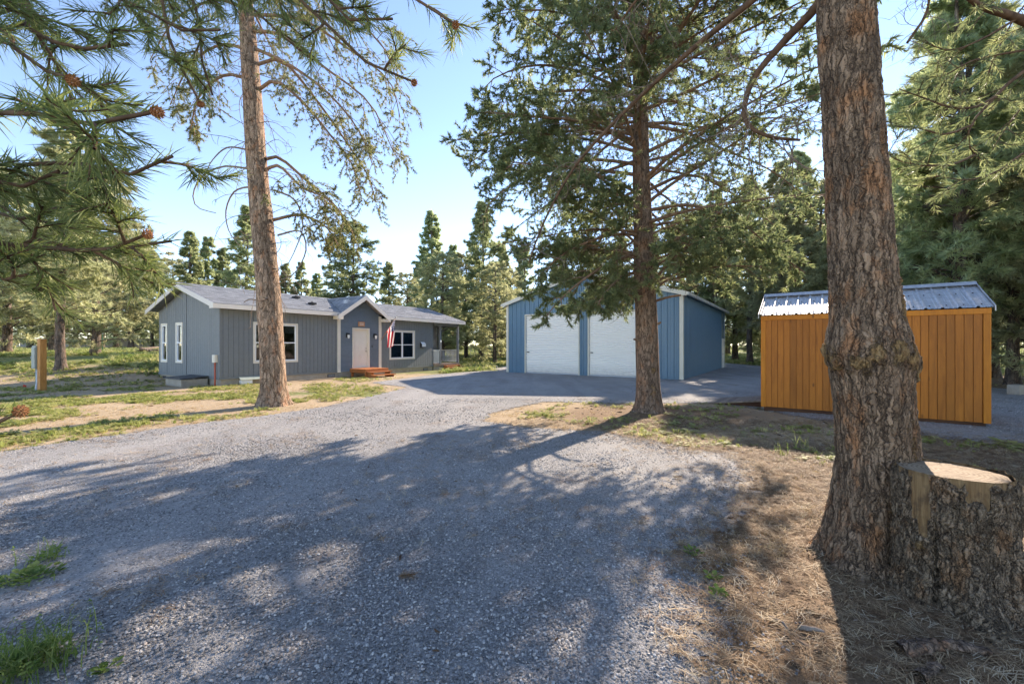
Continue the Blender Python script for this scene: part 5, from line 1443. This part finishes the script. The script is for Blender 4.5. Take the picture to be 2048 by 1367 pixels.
CONES = [cone_mesh(1), cone_mesh(2, .052, .019), cone_mesh(3, .038, .02)]
def near_tree(root, specs, seed, nl, nw, twigL, per_twig, cone_sc=1.0, rad=.014, mat='needle_near', ntw=13, nn=11):
    rg = np.random.default_rng(seed); Bs = root.location
    allN, allB = [], []
    for pts, r0, tw, cone in specs:
        C = spline(rel(pts, Bs), 18)[None]
        ll = np.linalg.norm(np.diff(C[0], axis=0), axis=1).sum()
        V, F = tubes(C, taper(1, 18, np.array([r0]), .0045), 8); link('limb', mesh_np('limb', V, F, M['limb_near'], True), root)
        nt_ = max(3, int(ntw * tw))
        T, Lt, _ = grow(rg, C, nt_, .30, .985, lambda i, t: twigL * (1.25 - .6 * t), (32, 62), .55, .12, (0, .7), 8, .05)
        T2, _, _ = grow(rg, T, 3, .3, .95, lambda i, t: np.full(len(i), twigL * .40), (35, 60), .8, .05, (0, .6), 6, .05)
        allB += [tubes(T, taper(len(T), 8, .0048, .0028), 5), tubes(T2, taper(len(T2), 6, .0030, .002), 4)]
        allN.append(needles(rg, T, per_twig, .40, 1.0, nn, nl, nw, (16, 58), .5, .04))
        allN.append(needles(rg, T2, per_twig // 2 + 1, .25, 1.0, nn, nl, nw, (16, 58), .55, .04))
        allN.append(needles(rg, C, per_twig * 2, .62, 1.0, nn + 2, nl, nw, (16, 58), .55, .04))
        if cone:
            d = norm(C[0, -1] - C[0, -3]); q = Vector(d).to_track_quat('Z', 'Y')
            o = link('pine_cone', CONES[rg.integers(3)], root, tuple(C[0, -1])); o.rotation_mode = 'QUATERNION'; o.rotation_quaternion = q; o.scale = (cone_sc,) * 3
    V, F = cat_meshes(allB); o = link('twigs', mesh_np('near_twigs', V, F, M['limb_near'], True), root); o['kind'] = 'stuff'
    V, F = cat_meshes([a[:2] for a in allN]); link('crown', mesh_np('near_needles', V, F, M[mat], False, {'tint': np.concatenate([a[2] for a in allN])}), root)

NB_ = Vector((-3.1, .7, 0))
near = empty('overhanging_pine', NB_); tag(near, 'near pine whose long-needled boughs hang over the view with orange cones', 'tree')
TV, TF, h, th = trunk_mesh(np.array([[0, 0, -.05], [.03, 0, 2], [.1, .05, 5], [.1, .1, 9], [.1, .1, 12]]), lambda s, h: .24 * (1 - s) + .02, 32, 60, flare=.35, flare_h=.3, rough=.08, seed=3)
link('trunk', mesh_np('near_trunk', TV, TF, M['bark_mid'], True, {'scar': np.zeros(len(TV))}), near)
tz = lambda z: np.array([-3.05, .72, z])
S = [
    ([tz(1.9), P3(-190, 470, 1.35), P3(0, 487, 1.30), P3(110, 497, 1.28), P3(210, 500, 1.25), P3(290, 470, 1.22)], .016, 1.0, True),
    ([tz(1.9), P3(-150, 520, 1.3), P3(60, 478, 1.4), P3(180, 505, 1.36), P3(270, 492, 1.36), P3(342, 482, 1.36)], .012, .7, False),
    ([tz(2.1), P3(-220, 240, .95), P3(0, 224, .92), P3(110, 232, .90), P3(205, 250, .90), P3(305, 224, .90)], .012, 1.0, True),
    ([tz(2.2), P3(-160, 380, 1.25), P3(40, 330, 1.25), P3(180, 330, 1.2), P3(265, 348, 1.2), P3(345, 312, 1.2)], .012, .8, False),
    ([tz(2.3), P3(-140, 300, 1.6), P3(0, 430, 1.55), P3(100, 420, 1.5), P3(180, 395, 1.5), P3(212, 372, 1.5)], .012, .9, False),
    ([tz(2.4), P3(-160, 330, 1.1), P3(-20, 360, 1.15), P3(60, 372, 1.15), P3(118, 342, 1.15)], .011, .8, False),
    ([tz(1.7), P3(-200, 560, 1.3), P3(-60, 540, 1.3), P3(20, 560, 1.3), P3(70, 545, 1.3)], .011, .9, False),
    ([tz(3.4), P3(-120, -120, 1.5), P3(40, -20, 1.5), P3(75, 70, 1.45), P3(110, 130, 1.45), P3(180, 185, 1.42), P3(245, 245, 1.42)], .017, 1.0, False),
    ([tz(3.4), P3(-100, -60, 1.25), P3(60, 60, 1.25), P3(130, 90, 1.2), P3(200, 100, 1.2), P3(258, 88, 1.2)], .012, .9, False),
    ([tz(3.5), P3(-100, 0, 1.1), P3(30, 100, 1.1), P3(90, 140, 1.1), P3(140, 158, 1.05)], .011, .8, True),
    ([tz(4.0), P3(60, -240, 1.8), P3(300, -60, 1.8), P3(328, 40, 1.75), P3(350, 110, 1.75), P3(400, 205, 1.72)], .016, .9, True),
    ([tz(4.0), P3(100, -200, 1.8), P3(340, -60, 1.9), P3(395, 30, 1.85), P3(405, 130, 1.85), P3(425, 190, 1.85)], .014, .8, False),
    ([tz(3.9), P3(60, -160, 1.6), P3(200, -30, 1.6), P3(290, 20, 1.6), P3(360, 60, 1.6), P3(440, 60, 1.6)], .012, .8, False),
    ([tz(4.3), P3(200, -330, 1.9), P3(480, -110, 1.85), P3(600, 0, 1.75), P3(665, 60, 1.7), P3(740, 130, 1.68), P3(825, 163, 1.66)], .018, 1.1, True),
    ([tz(4.3), P3(220, -330, 1.7), P3(500, -130, 1.65), P3(640, -20, 1.6), P3(715, 50, 1.58), P3(785, 38, 1.55)], .014, .9, False),
    ([tz(4.4), P3(300, -400, 1.7), P3(650, -180, 1.55), P3(790, -60, 1.5), P3(850, 30, 1.48), P3(908, 47, 1.46)], .015, .8, True),
    ([tz(4.2), P3(180, -300, 2.1), P3(420, -60, 2.05), P3(520, 30, 2.0), P3(590, 95, 2.0), P3(625, 120, 2.0)], .013, .8, False),
    ([tz(1.4), P3(-260, 880, 1.1), P3(-90, 870, 1.05), P3(0, 845, 1.0), P3(36, 824, 1.0)], .010, .25, True),
]
near_tree(near, S, 61, .072, .0029, .24, 7, .52, ntw=11, nn=10)

RB = Vector((6.6, 4.6, 0))
rp = empty('roadside_pine', RB); tag(rp, 'pine reaching crooked limbs in from beside the shed', 'tree')
TV, TF, h, th = trunk_mesh(np.array([[0, 0, -.05], [0, 0, 3], [.05, 0, 7], [.1, .1, 13]]), lambda s, h: .28 * (1 - s) + .02, 32, 60, flare=.35, flare_h=.3, rough=.08, seed=6)
link('trunk', mesh_np('roadside_trunk', TV, TF, M['bark_mid'], True, {'scar': np.zeros(len(TV))}), rp)
rz_ = lambda z: np.array([6.6, 4.6, z])
S = [
    ([rz_(4.6), P3(2140, 85, 4.4), P3(2030, 35, 4.2), P3(1960, 12, 4.1), P3(1900, -30, 4.0), P3(1800, -60, 4.0)], .075, .4, False),
    ([rz_(3.9), P3(2150, 100, 4.5), P3(2045, 145, 4.4), P3(1985, 200, 4.35), P3(1942, 250, 4.3), P3(1938, 292, 4.3), P3(1965, 325, 4.3)], .042, 1.0, False),
    ([P3(1992, 192, 4.35), P3(1950, 214, 4.3), P3(1900, 214, 4.25), P3(1845, 195, 4.2), P3(1798, 178, 4.2)], .014, .8, False),
    ([P3(1945, 250, 4.3), P3(1890, 268, 4.25), P3(1830, 255, 4.2), P3(1775, 252, 4.2)], .012, .7, False),
    ([P3(1950, 310, 4.3), P3(1900, 330, 4.2), P3(1840, 330, 4.1), P3(1790, 318, 4.1), P3(1770, 300, 4.1)], .012, .9, False),
    ([P3(2030, 40, 4.2), P3(1960, 80, 4.2), P3(1900, 100, 4.2), P3(1840, 82, 4.2)], .012, .7, False),
    ([P3(2050, 100, 4.4), P3(1950, 120, 4.4), P3(1890, 150, 4.4), P3(1848, 155, 4.4)], .012, .8, False),
    ([rz_(3.2), P3(2150, 280, 4.6), P3(2060, 300, 4.6), P3(1990, 345, 4.6), P3(1930, 360, 4.6), P3(1870, 350, 4.6)], .022, 1.1, False),
    ([rz_(4.6), P3(2130, -40, 4.8), P3(2050, 10, 4.8), P3(2000, 90, 4.8), P3(1975, 150, 4.8)], .02, 1.2, False),
    ([rz_(4.2), P3(2140, 160, 5.0), P3(2060, 200, 5.0), P3(2010, 260, 5.0), P3(1985, 300, 5.0)], .02, 1.2, False),
    ([rz_(5.2), P3(2150, -160, 5.0), P3(2060, -60, 5.0), P3(1990, 0, 5.0), P3(1940, 60, 5.0)], .02, 1.2, False),
]
near_tree(rp, S, 62, .085, .0045, .40, 4, 1.0, ntw=9, nn=8, mat='needle_mid')

# ------------------------------------------------------------------ scattered ground cover (uncountable: one object each)
def scatter(name, label, cat, pts, rot, scl, meshes):
    kinds = bpy.data.collections.new(name + '_kinds')
    for i, m in enumerate(meshes):
        kinds.objects.link(bpy.data.objects.new('%s_kind_%d' % (name, i), m))
    me = bpy.data.meshes.new(name)
    me.vertices.add(len(pts)); me.vertices.foreach_set('co', np.asarray(pts, np.float32).ravel())
    for k, a in (('rot', rot), ('scl', scl)):
        at = me.attributes.new(k, 'FLOAT_VECTOR', 'POINT'); at.data.foreach_set('vector', np.asarray(a, np.float32).ravel())
    at = me.attributes.new('pick', 'INT', 'POINT'); at.data.foreach_set('value', np.random.default_rng(1).integers(0, len(meshes), len(pts)).astype(np.int32))
    o = link(name, me); tag(o, label, cat, kind='stuff')
    ng = bpy.data.node_groups.new(name, 'GeometryNodeTree')
    ng.interface.new_socket('Geometry', in_out='INPUT', socket_type='NodeSocketGeometry'); ng.interface.new_socket('Geometry', in_out='OUTPUT', socket_type='NodeSocketGeometry')
    N = ng.nodes.new; Lk = ng.links.new
    gi, go = N('NodeGroupInput'), N('NodeGroupOutput')
    ip, ci = N('GeometryNodeInstanceOnPoints'), N('GeometryNodeCollectionInfo')
    ci.inputs['Collection'].default_value = kinds; ci.inputs['Separate Children'].default_value = True; ci.inputs['Reset Children'].default_value = True
    def na(nm, typ):
        n = N('GeometryNodeInputNamedAttribute'); n.data_type = typ; n.inputs['Name'].default_value = nm; return next(s for s in n.outputs if s.enabled and s.name == 'Attribute')
    er = N('FunctionNodeEulerToRotation')
    Lk(gi.outputs[0], ip.inputs['Points']); Lk(ci.outputs[0], ip.inputs['Instance']); ip.inputs['Pick Instance'].default_value = True
    Lk(na('pick', 'INT'), ip.inputs['Instance Index']); Lk(na('rot', 'FLOAT_VECTOR'), er.inputs[0]); Lk(er.outputs[0], ip.inputs['Rotation']); Lk(na('scl', 'FLOAT_VECTOR'), ip.inputs['Scale'])
    Lk(ip.outputs[0], go.inputs[0])
    md = o.modifiers.new('scatter', 'NODES'); md.node_group = ng
    return o

rg = np.random.default_rng(77)
def stone_mesh(i):
    r = np.random.default_rng(200 + i)
    bm = bmesh.new(); bmesh.ops.create_icosphere(bm, subdivisions=1, radius=.5)
    for v in bm.verts: v.co *= r.uniform(.7, 1.25)
    for v in bm.verts:
        for ax in range(3): v.co[ax] = max(-.36, min(.36, v.co[ax]))
        v.co.z *= .62
    me = bpy.data.meshes.new('stone'); bm.to_mesh(me); bm.free(); me.materials.append(M['stone']); return me
STONES = [stone_mesh(i) for i in range(7)]
def in_view(n, y0, y1, margin=.05, power=1.0):
    """random ground points inside the camera's wedge, evenly spread on the ground"""
    y = np.sqrt(rg.uniform(y0 ** 2, y1 ** 2, n)); x = rg.uniform(-1.26 - margin, 1.26 + margin, n) * y
    return x, y
XS, YS_, SS = [], [], []
for n, y0, y1, s0, s1 in ((85000, 1.9, 4.2, .008, .026), (65000, 4.2, 7.5, .012, .030), (30000, 7.5, 13, .020, .038)):
    x, y = in_view(n, y0, y1); sd = drive_sd(x, y)
    k = (sd > .05) | ((sd > -.45) & (rg.random(n) < .35 * np.exp(sd * 4)))
    dens = fbm(x * 1.3, y * 1.3) + .25 * (rg.random(n) - .5); k &= dens > .36
    XS.append(x[k]); YS_.append(y[k]); SS.append(s0 + (s1 - s0) * rg.random(k.sum()) ** 2.2)
x, y, s = np.concatenate(XS), np.concatenate(YS_), np.concatenate(SS)
scatter('gravel', 'loose crushed grey stones over the drive', 'gravel', np.stack([x, y, dsurf(x, y) + s * .08], -1),
        np.stack([rg.uniform(-.5, .5, len(x)), rg.uniform(-.5, .5, len(x)), rg.uniform(0, 6.28, len(x))], -1),
        np.stack([s * rg.uniform(.8, 1.4, len(x)), s * rg.uniform(.7, 1.1, len(x)), s * rg.uniform(.6, 1.1, len(x))], -1), STONES)

def needle_bundle(i):
    r = np.random.default_rng(300 + i); m = MB()
    for j in range(5):
        a = r.uniform(-.5, .5) if j < 3 else r.uniform(0, 6.28); L = r.uniform(.7, 1.1); o_ = r.uniform(-.25, .25, 2); b = r.uniform(-.12, .12); z = .03 + .03 * j
        d = np.array([math.cos(a), math.sin(a)]); q = np.array([-d[1], d[0]])
        p0, p1, p2 = o_ - d * L / 2, o_ + q * b, o_ + d * L / 2; w = .013
        m.add([(*(p0 - q * w), z * .4), (*(p0 + q * w), z * .4), (*(p1 + q * w), z + .05), (*(p1 - q * w), z + .05), (*(p2 + q * w), z), (*(p2 - q * w), z)], [(0, 1, 2, 3), (3, 2, 4, 5)])
    return poly_mesh('needle_bundle', m.v, m.f, M['litter'])
NBUN = [needle_bundle(i) for i in range(6)]
x, y = in_view(70000, 1.9, 9.5); sd = drive_sd(x, y); df_ = duff_amt(x, y)
k = ((sd < .15) & (rg.random(len(x)) < df_ * 1.1)) | ((sd > .0) & (rg.random(len(x)) < .035 * sstep(.4, .65, fbm(x * .7, y * .7)) * 2 + .7 * np.exp(-sd / .25) * (x > .8)))
x, y = x[k], y[k]
scatter('needle_litter', 'brown fallen pine needles matted over the soil', 'pine litter', np.stack([x, y, dsurf(x, y) + .004 + .01 * rg.random(len(x))], -1),
        np.stack([rg.uniform(-.25, .25, len(x)), rg.uniform(-.25, .25, len(x)), rg.uniform(0, 6.28, len(x))], -1), np.repeat(rg.uniform(.07, .14, len(x))[:, None], 3, 1), NBUN)

def chip_mesh(i):
    r = np.random.default_rng(400 + i); m = MB(); L = 1.0
    pts = [(-.5, r.uniform(-.06, .06), 0.03), (-.1, r.uniform(-.1, .1), .05), (.5, r.uniform(-.1, .1), .03)]
    m.tube(pts, [.03, .04, .018] if i < 4 else [.10, .14, .07], 6)
    return poly_mesh('chip', m.v, m.f, M['twig'])
CHIPS = [chip_mesh(i) for i in range(7)]
x, y = in_view(5200, 2.0, 16); df_ = duff_amt(x, y); sd = drive_sd(x, y)
k = rg.random(len(x)) < np.where(sd > 0, .16, .25 + .6 * df_); x, y = x[k], y[k]
scatter('twig_litter', 'small twigs, cones and bark chips strewn on the ground', 'twigs', np.stack([x, y, dsurf(x, y) + .005], -1),
        np.stack([rg.uniform(-.1, .1, len(x)), rg.uniform(-.1, .1, len(x)), rg.uniform(0, 6.28, len(x))], -1), np.repeat(np.where(drive_sd(x, y) > 0, .022 + .05 * rg.random(len(x)) ** 3, .035 + .10 * rg.random(len(x)) ** 3)[:, None], 3, 1), CHIPS)

def clump_mesh(seed, n, mat, lean=.5, w=.022, broad=False):
    r = np.random.default_rng(seed); m = MB()
    for j in range(n):
        a = r.uniform(0, 6.28); h = r.uniform(.45, 1.0); l = r.uniform(.1, lean); b = r.normal(0, .12, 2); d = np.array([math.cos(a), math.sin(a)]); q = np.array([-d[1], d[0]])
        w_ = w * r.uniform(.7, 1.3) * (3 if broad else 1)
        p0, p1, p2 = b, b + d * l * .35 * h, b + d * l * h
        m.add([(*(p0 - q * w_), 0), (*(p0 + q * w_), 0), (*(p1 + q * w_ * .9), h * .6), (*(p1 - q * w_ * .9), h * .6), (*p2, h)], [(0, 1, 2, 3), (3, 2, 4)])
    return poly_mesh('clump', m.v, m.f, mat)
def leafy_mesh(seed, n, mat):
    """low rosette of rounded leaves"""
    r = np.random.default_rng(seed); m = MB()
    for j in range(n):
        a = r.uniform(0, 6.28); d = np.array([math.cos(a), math.sin(a), 0]); q = np.array([-d[1], d[0], 0]); up = np.array([0, 0, 1.0])
        L = r.uniform(.25, .6); c = d * r.uniform(.05, .55) + up * r.uniform(.05, .6); t_ = norm(d + up * r.uniform(-.2, .8)); W = L * .32
        m.add([c, c + t_ * L * .45 + q * W, c + t_ * L, c + t_ * L * .45 - q * W, c + t_ * L * .5 - up * .03], [(0, 4, 1), (1, 4, 2), (2, 4, 3), (3, 4, 0)])
    return poly_mesh('leafy', m.v, m.f, mat)
GR = [clump_mesh(500 + i, 16, M['grass']) for i in range(3)] + [leafy_mesh(520 + i, 22, M['grass']) for i in range(2)]
GF = [clump_mesh(540 + i, 20, M['grass_field'], .45, .02) for i in range(4)] + [leafy_mesh(560, 24, M['weed'])]
DRY = [clump_mesh(580 + i, 12, M['dry'], 1.3, .018) for i in range(3)]

def off_buildings(x, y):
    def loc(ob, x, y):
        c, s = math.cos(ob.rotation_euler.z), math.sin(ob.rotation_euler.z); dx_, dy_ = x - ob.location.x, y - ob.location.y
        return c * dx_ + s * dy_, -s * dx_ + c * dy_
    a, b = loc(house, x, y); k = ~((a > -.05) & (a < XE + .1) & (b > -.05) & (b < DEP + .1))
    a, b = loc(garage, x, y); k &= ~((a > -.1) & (a < GX + .1) & (b > -.1) & (b < GD + .1))
    a, b = loc(shed, x, y); k &= ~((a > -.05) & (a < SL + .05) & (b > -.02) & (b < SDP + .05))
    return k
# tall grass of the field
px = rg.uniform(-160, 2250, 60000); Yv = np.exp(rg.uniform(math.log(17), math.log(88), 60000)); x = (px - CX) / FPX * Yv; y = Yv
g = green_amt(x, y); sd = drive_sd(x, y)
k = (sd < -.25) & off_buildings(x, y) & (g > .3) & (rg.random(len(x)) < g) & (fbm(x * .35, y * .35) > .36) & ~((px > 330) & (px < 880) & (y < 30) & (x > -12)); x, y = x[k], y[k]
hh = rg.uniform(.14, .36, len(x)) * np.interp(y, [17, 30], [.6, 1.1])
scatter('field_grass', 'tall sunlit grass and weeds filling the field', 'grass', np.stack([x, y, gz(x, y) - .01], -1), np.stack([0 * x, 0 * x, rg.uniform(0, 6.28, len(x))], -1), np.stack([hh * 1.5, hh * 1.5, hh], -1), GF)
# low green patches of the yard
px = rg.uniform(-60, 2120, 80000); Yv = np.exp(rg.uniform(math.log(5.5), math.log(22), 80000)); x = (px - CX) / FPX * Yv; y = Yv
sd = drive_sd(x, y); g = green_amt(x, y)
patch_ = sstep(.43, .56, fbm(x * .95 + 9, y * .95 + 4, 0, 5) + (g - .3) * .26)
k = (sd < .05) & off_buildings(x, y) & (rg.random(len(x)) < patch_ * np.where(x < 1, .85, .2) * (1 - .7 * duff_amt(x, y)) * np.where(x < 1, .12 + .88 * sstep(-.2, -1.5, sd), 1)); x, y = x[k], y[k]
hh = .035 + .09 * rg.random(len(x)) ** 2
scatter('yard_weeds', 'low bright green weeds in patches over the tan yard', 'weeds', np.stack([x, y, gz(x, y) - .005], -1), np.stack([0 * x, 0 * x, rg.uniform(0, 6.28, len(x))], -1), np.stack([hh * 2, hh * 2, hh], -1), GR)
# dry straw
px = rg.uniform(-60, 2120, 60000); Yv = np.exp(rg.uniform(math.log(2.6), math.log(24), 60000)); x = (px - CX) / FPX * Yv; y = Yv
sd = drive_sd(x, y)
k = (sd < -.05) & off_buildings(x, y) & (fbm(x * .8 + 3, y * .8) > .44) & (rg.random(len(x)) < np.where(x < 1, .55, .35)); x, y = x[k], y[k]
hh = .02 + .06 * rg.random(len(x)) ** 2
scatter('dry_straw', 'short dry straw-coloured stubble on the soil', 'dry grass', np.stack([x, y, gz(x, y) - .004], -1), np.stack([0 * x, 0 * x, rg.uniform(0, 6.28, len(x))], -1), np.stack([hh * 2.4, hh * 2.4, hh * .8], -1), DRY)

# ------------------------------------------------------------------ single weeds, sticks and oddments
def weed(name, label, px, py, blades, h, leaves=0, seed=1, mat='weed', wide=.5):
    g = G(px, py); z0 = float(dsurf(*g)[0] if np.ndim(dsurf(*g)) else dsurf(*g))
    e = empty(name, (*g, z0)); tag(e, label, 'weed'); r = np.random.default_rng(seed)
    if blades:
        for j in range(blades):
            a = r.uniform(0, 6.28); L = h * r.uniform(.55, 1.1); d = np.array([math.cos(a), math.sin(a), 0]); q = np.array([-d[1], d[0], 0]); b = np.array([*r.normal(0, wide * .35, 2), 0]); ln_ = r.uniform(.15, 1.0)
            s = np.linspace(0, 1, 6); P = b + np.outer(s, np.array([0, 0, 1.0])) * L + np.outer(s ** 2, d) * L * ln_ - np.outer(s ** 3, np.array([0, 0, 1.0])) * L * ln_ * .35
            w = .0028 * (1 - s ** 1.5) + .0004; V = np.concatenate([P - q * w[:, None], P + q * w[:, None]]); n = 6
            m = MB(); m.add(V, [(i, i + 1, n + i + 1, n + i) for i in range(n - 1)])
            if r.random() < .3:
                for kk in range(9):
                    c = P[-1] - np.array([0, 0, 1]) * kk * .012 * h * 3 + r.normal(0, .006, 3); m.add([c + r.normal(0, .006, 3) for _ in range(3)], [(0, 1, 2)])
            m.build('blade', M[mat], e)
    for j in range(leaves):
        a = r.uniform(0, 6.28); d = np.array([math.cos(a), math.sin(a), 0]); q = np.array([-d[1], d[0], 0]); up = np.array([0, 0, 1.0]); L = r.uniform(.02, .05)
        c = d * r.uniform(0, wide * .5) + up * r.uniform(.015, h * .4); t_ = norm(d * .8 + up * r.uniform(-.1, .9)); W = L * .42
        m = MB(); pts = [c, c + t_ * L * .35 + q * W, c + t_ * L * .75 + q * W * .8, c + t_ * L, c + t_ * L * .75 - q * W * .8, c + t_ * L * .35 - q * W, c + t_ * L * .5 - up * .008]
        m.add(pts, [(0, 6, 1), (1, 6, 2), (2, 6, 3), (3, 6, 4), (4, 6, 5), (5, 6, 0)]); m.build('leaf', M[mat], e)
    return e
weed('grass_weed', 'tall bushy green weed at the near corner of the gravel', 55, 1352, 260, .20, 140, 1, wide=.30)
weed('grass_weed', 'thin tall weed stalks above the leafy mat by the drive edge', 95, 1130, 40, .16, 30, 2, wide=.16)
weed('leafy_weed', 'low leafy green mat of weeds on the gravel', 60, 1168, 10, .08, 170, 3, wide=.30)
weed('leafy_weed', 'small broad-leaved seedling where gravel meets the needles', 1388, 1112, 0, .10, 26, 4, wide=.10)
weed('leafy_weed', 'yellow-green seedling among needles just below the broad-leaved one', 1422, 1160, 0, .08, 20, 5, wide=.10)
weed('leafy_weed', 'third small green seedling along the gravel edge', 1436, 1198, 4, .10, 18, 6, wide=.10)
weed('leafy_weed', 'tiny green sprout alone at the bottom edge of the gravel', 215, 1356, 3, .06, 14, 7, wide=.08)
weed('grass_weed', 'slender feathery weed standing left of the big trunk', 1602, 900, 16, .34, 6, 8, wide=.18)
weed('grass_weed', 'short grassy weed in the shade by the shed', 1555, 905, 14, .22, 4, 9, wide=.16)
weed('grass_weed', 'bushy weed growing against the house corner under the red conduit', 424, 768, 60, .62, 10, 10, wide=.5)

def ground_stick(name, label, cat, pts, r, mat, sides=7, flat=1.0):
    P = np.array(pts, float); e = tag(empty(name, (*P[0, :2], 0)), label, cat)
    C = spline(P - np.array([*P[0, :2], 0]), 24)[None]; V, F = tubes(C, taper(1, 24, np.array([r]), r * .6), sides); V[:, 2] = V[:, 2] * flat
    V += (np.stack([fbm(V[:, 0] * 30 + q * 9, V[:, 1] * 30, V[:, 2] * 30) for q in range(3)], -1) - .47) * r * 1.6
    link('stick', mesh_np('stick', V, F, M[mat], True), e)
g = lambda a, b, z=.02: (*G(a, b), z)
ground_stick('bark_strip', 'pale wood splinter lying on needles left of the trunk shadow', 'wood chip', [g(1598, 1262), g(1622, 1266, .03), g(1646, 1268)], .016, 'limb_dry')
ground_stick('fallen_stick', 'dark crooked stick on the gravel beyond the needle tuft', 'stick', [g(1045, 993), g(1075, 994, .03), g(1105, 1002)], .008, 'limb_near')
ground_stick('fallen_stick', 'thin curved grey stick at the edge of the needles', 'stick', [g(1538, 1240), g(1560, 1250, .03), g(1578, 1268)], .010, 'limb_dry')
ground_stick('bark_slab', 'rotting grey slab of bark at the foot of the stump', 'bark slab', [g(1800, 1306, .03), g(1890, 1300, .04), g(1975, 1310, .03)], .045, 'bark_mid', 20, .7)
ground_stick('bark_slab', 'short brown chunk of bark at the bottom edge below the stump', 'bark slab', [g(1838, 1362, .03), g(1862, 1345, .03), g(1885, 1338, .03)], .03, 'bark_mid', 20, .7)
rr_ = np.random.default_rng(8)
for q, lab in (((815, 1168), 'rusty tuft of fallen needles in the middle of the gravel'), ((1356, 962), 'rusty tuft of fallen needles near the shaded gravel edge')):
    c = G(*q); e = tag(empty('needle_tuft', (*c, float(dsurf(*c)[0]) + .01)), lab, 'needle tuft', 'rusty needle tufts on the gravel')
    Pt = np.stack([np.linspace([-.05, 0, .01], [.05, .01, .02], 6)]); V, F, t = needles(rr_, Pt, 6, 0, 1, 26, .09, .0026, (20, 90)); V[:, 2] = np.abs(V[:, 2]) * .6
    link('needles', mesh_np('tuft_needles', V, F, M['litter'], False), e)
    V, F = tubes(Pt, taper(1, 6, np.array([.006]), .004), 5); link('twig', mesh_np('tuft_twig', V, F, M['limb_near'], True), e)
def boulder(label, x, y, r, seed, mat, name='rock'):
    q = np.random.default_rng(seed); bm = bmesh.new(); bmesh.ops.create_icosphere(bm, subdivisions=2, radius=r)
    for v in bm.verts:
        v.co *= .75 + .5 * float(fbm(v.co.x / r * 1.3 + seed, v.co.y / r * 1.3, v.co.z / r * 1.3)); v.co.z = max(v.co.z * .7, -r * .25)
    me = bpy.data.meshes.new('rock'); bm.to_mesh(me); bm.free(); me.materials.append(mat); o = link(name, me, None, (x, y, float(gz(x, y)) + r * .15)); tag(o, label, 'rock', 'stones beside the garage corner')
for i, (a, b, r) in enumerate(((976, 736, .22), (984, 738, .16), (990, 735, .2), (970, 738, .13))):
    c = G(a, b); boulder(['largest pale stone of the heap by the garage corner', 'small dark stone at the front of the heap by the garage', 'pale stone of the heap nearest the garage wall', 'smallest stone of the heap nearest the porch'][i], c[0], c[1], r, 70 + i, M['stone'])
c = G(2034, 790); e = tag(empty('concrete_block', (*c, 0), .4), 'pale concrete block on the grass at the wood edge', 'block'); m = MB(); m.box(-.3, .3, -.15, .15, 0, .36); m.build('block', M['concrete'], e, bevel=.02)
x0, y0 = P3(295, 712, 30)[:2]; e = tag(empty('log_heap', (x0, y0, float(gz(x0, y0)))), 'heap of grey dead branches in the grass beside the house', 'branch heap')
for i in range(9):
    a = rr_.uniform(0, 6.28); L = rr_.uniform(.4, .9); cz = rr_.uniform(.1, .35); d = np.array([math.cos(a), math.sin(a), rr_.uniform(-.2, .3)]) * L
    m = MB(); m.tube([np.array([0, 0, cz]) - d, np.array([0, 0, cz + .1]), np.array([0, 0, cz]) + d], [.07, .08, .04], 6); m.build('log', M['limb_dry'], e, True)

if 0: print(sum(len(o.data.polygons) for o in SC.objects if o.type == 'MESH'))
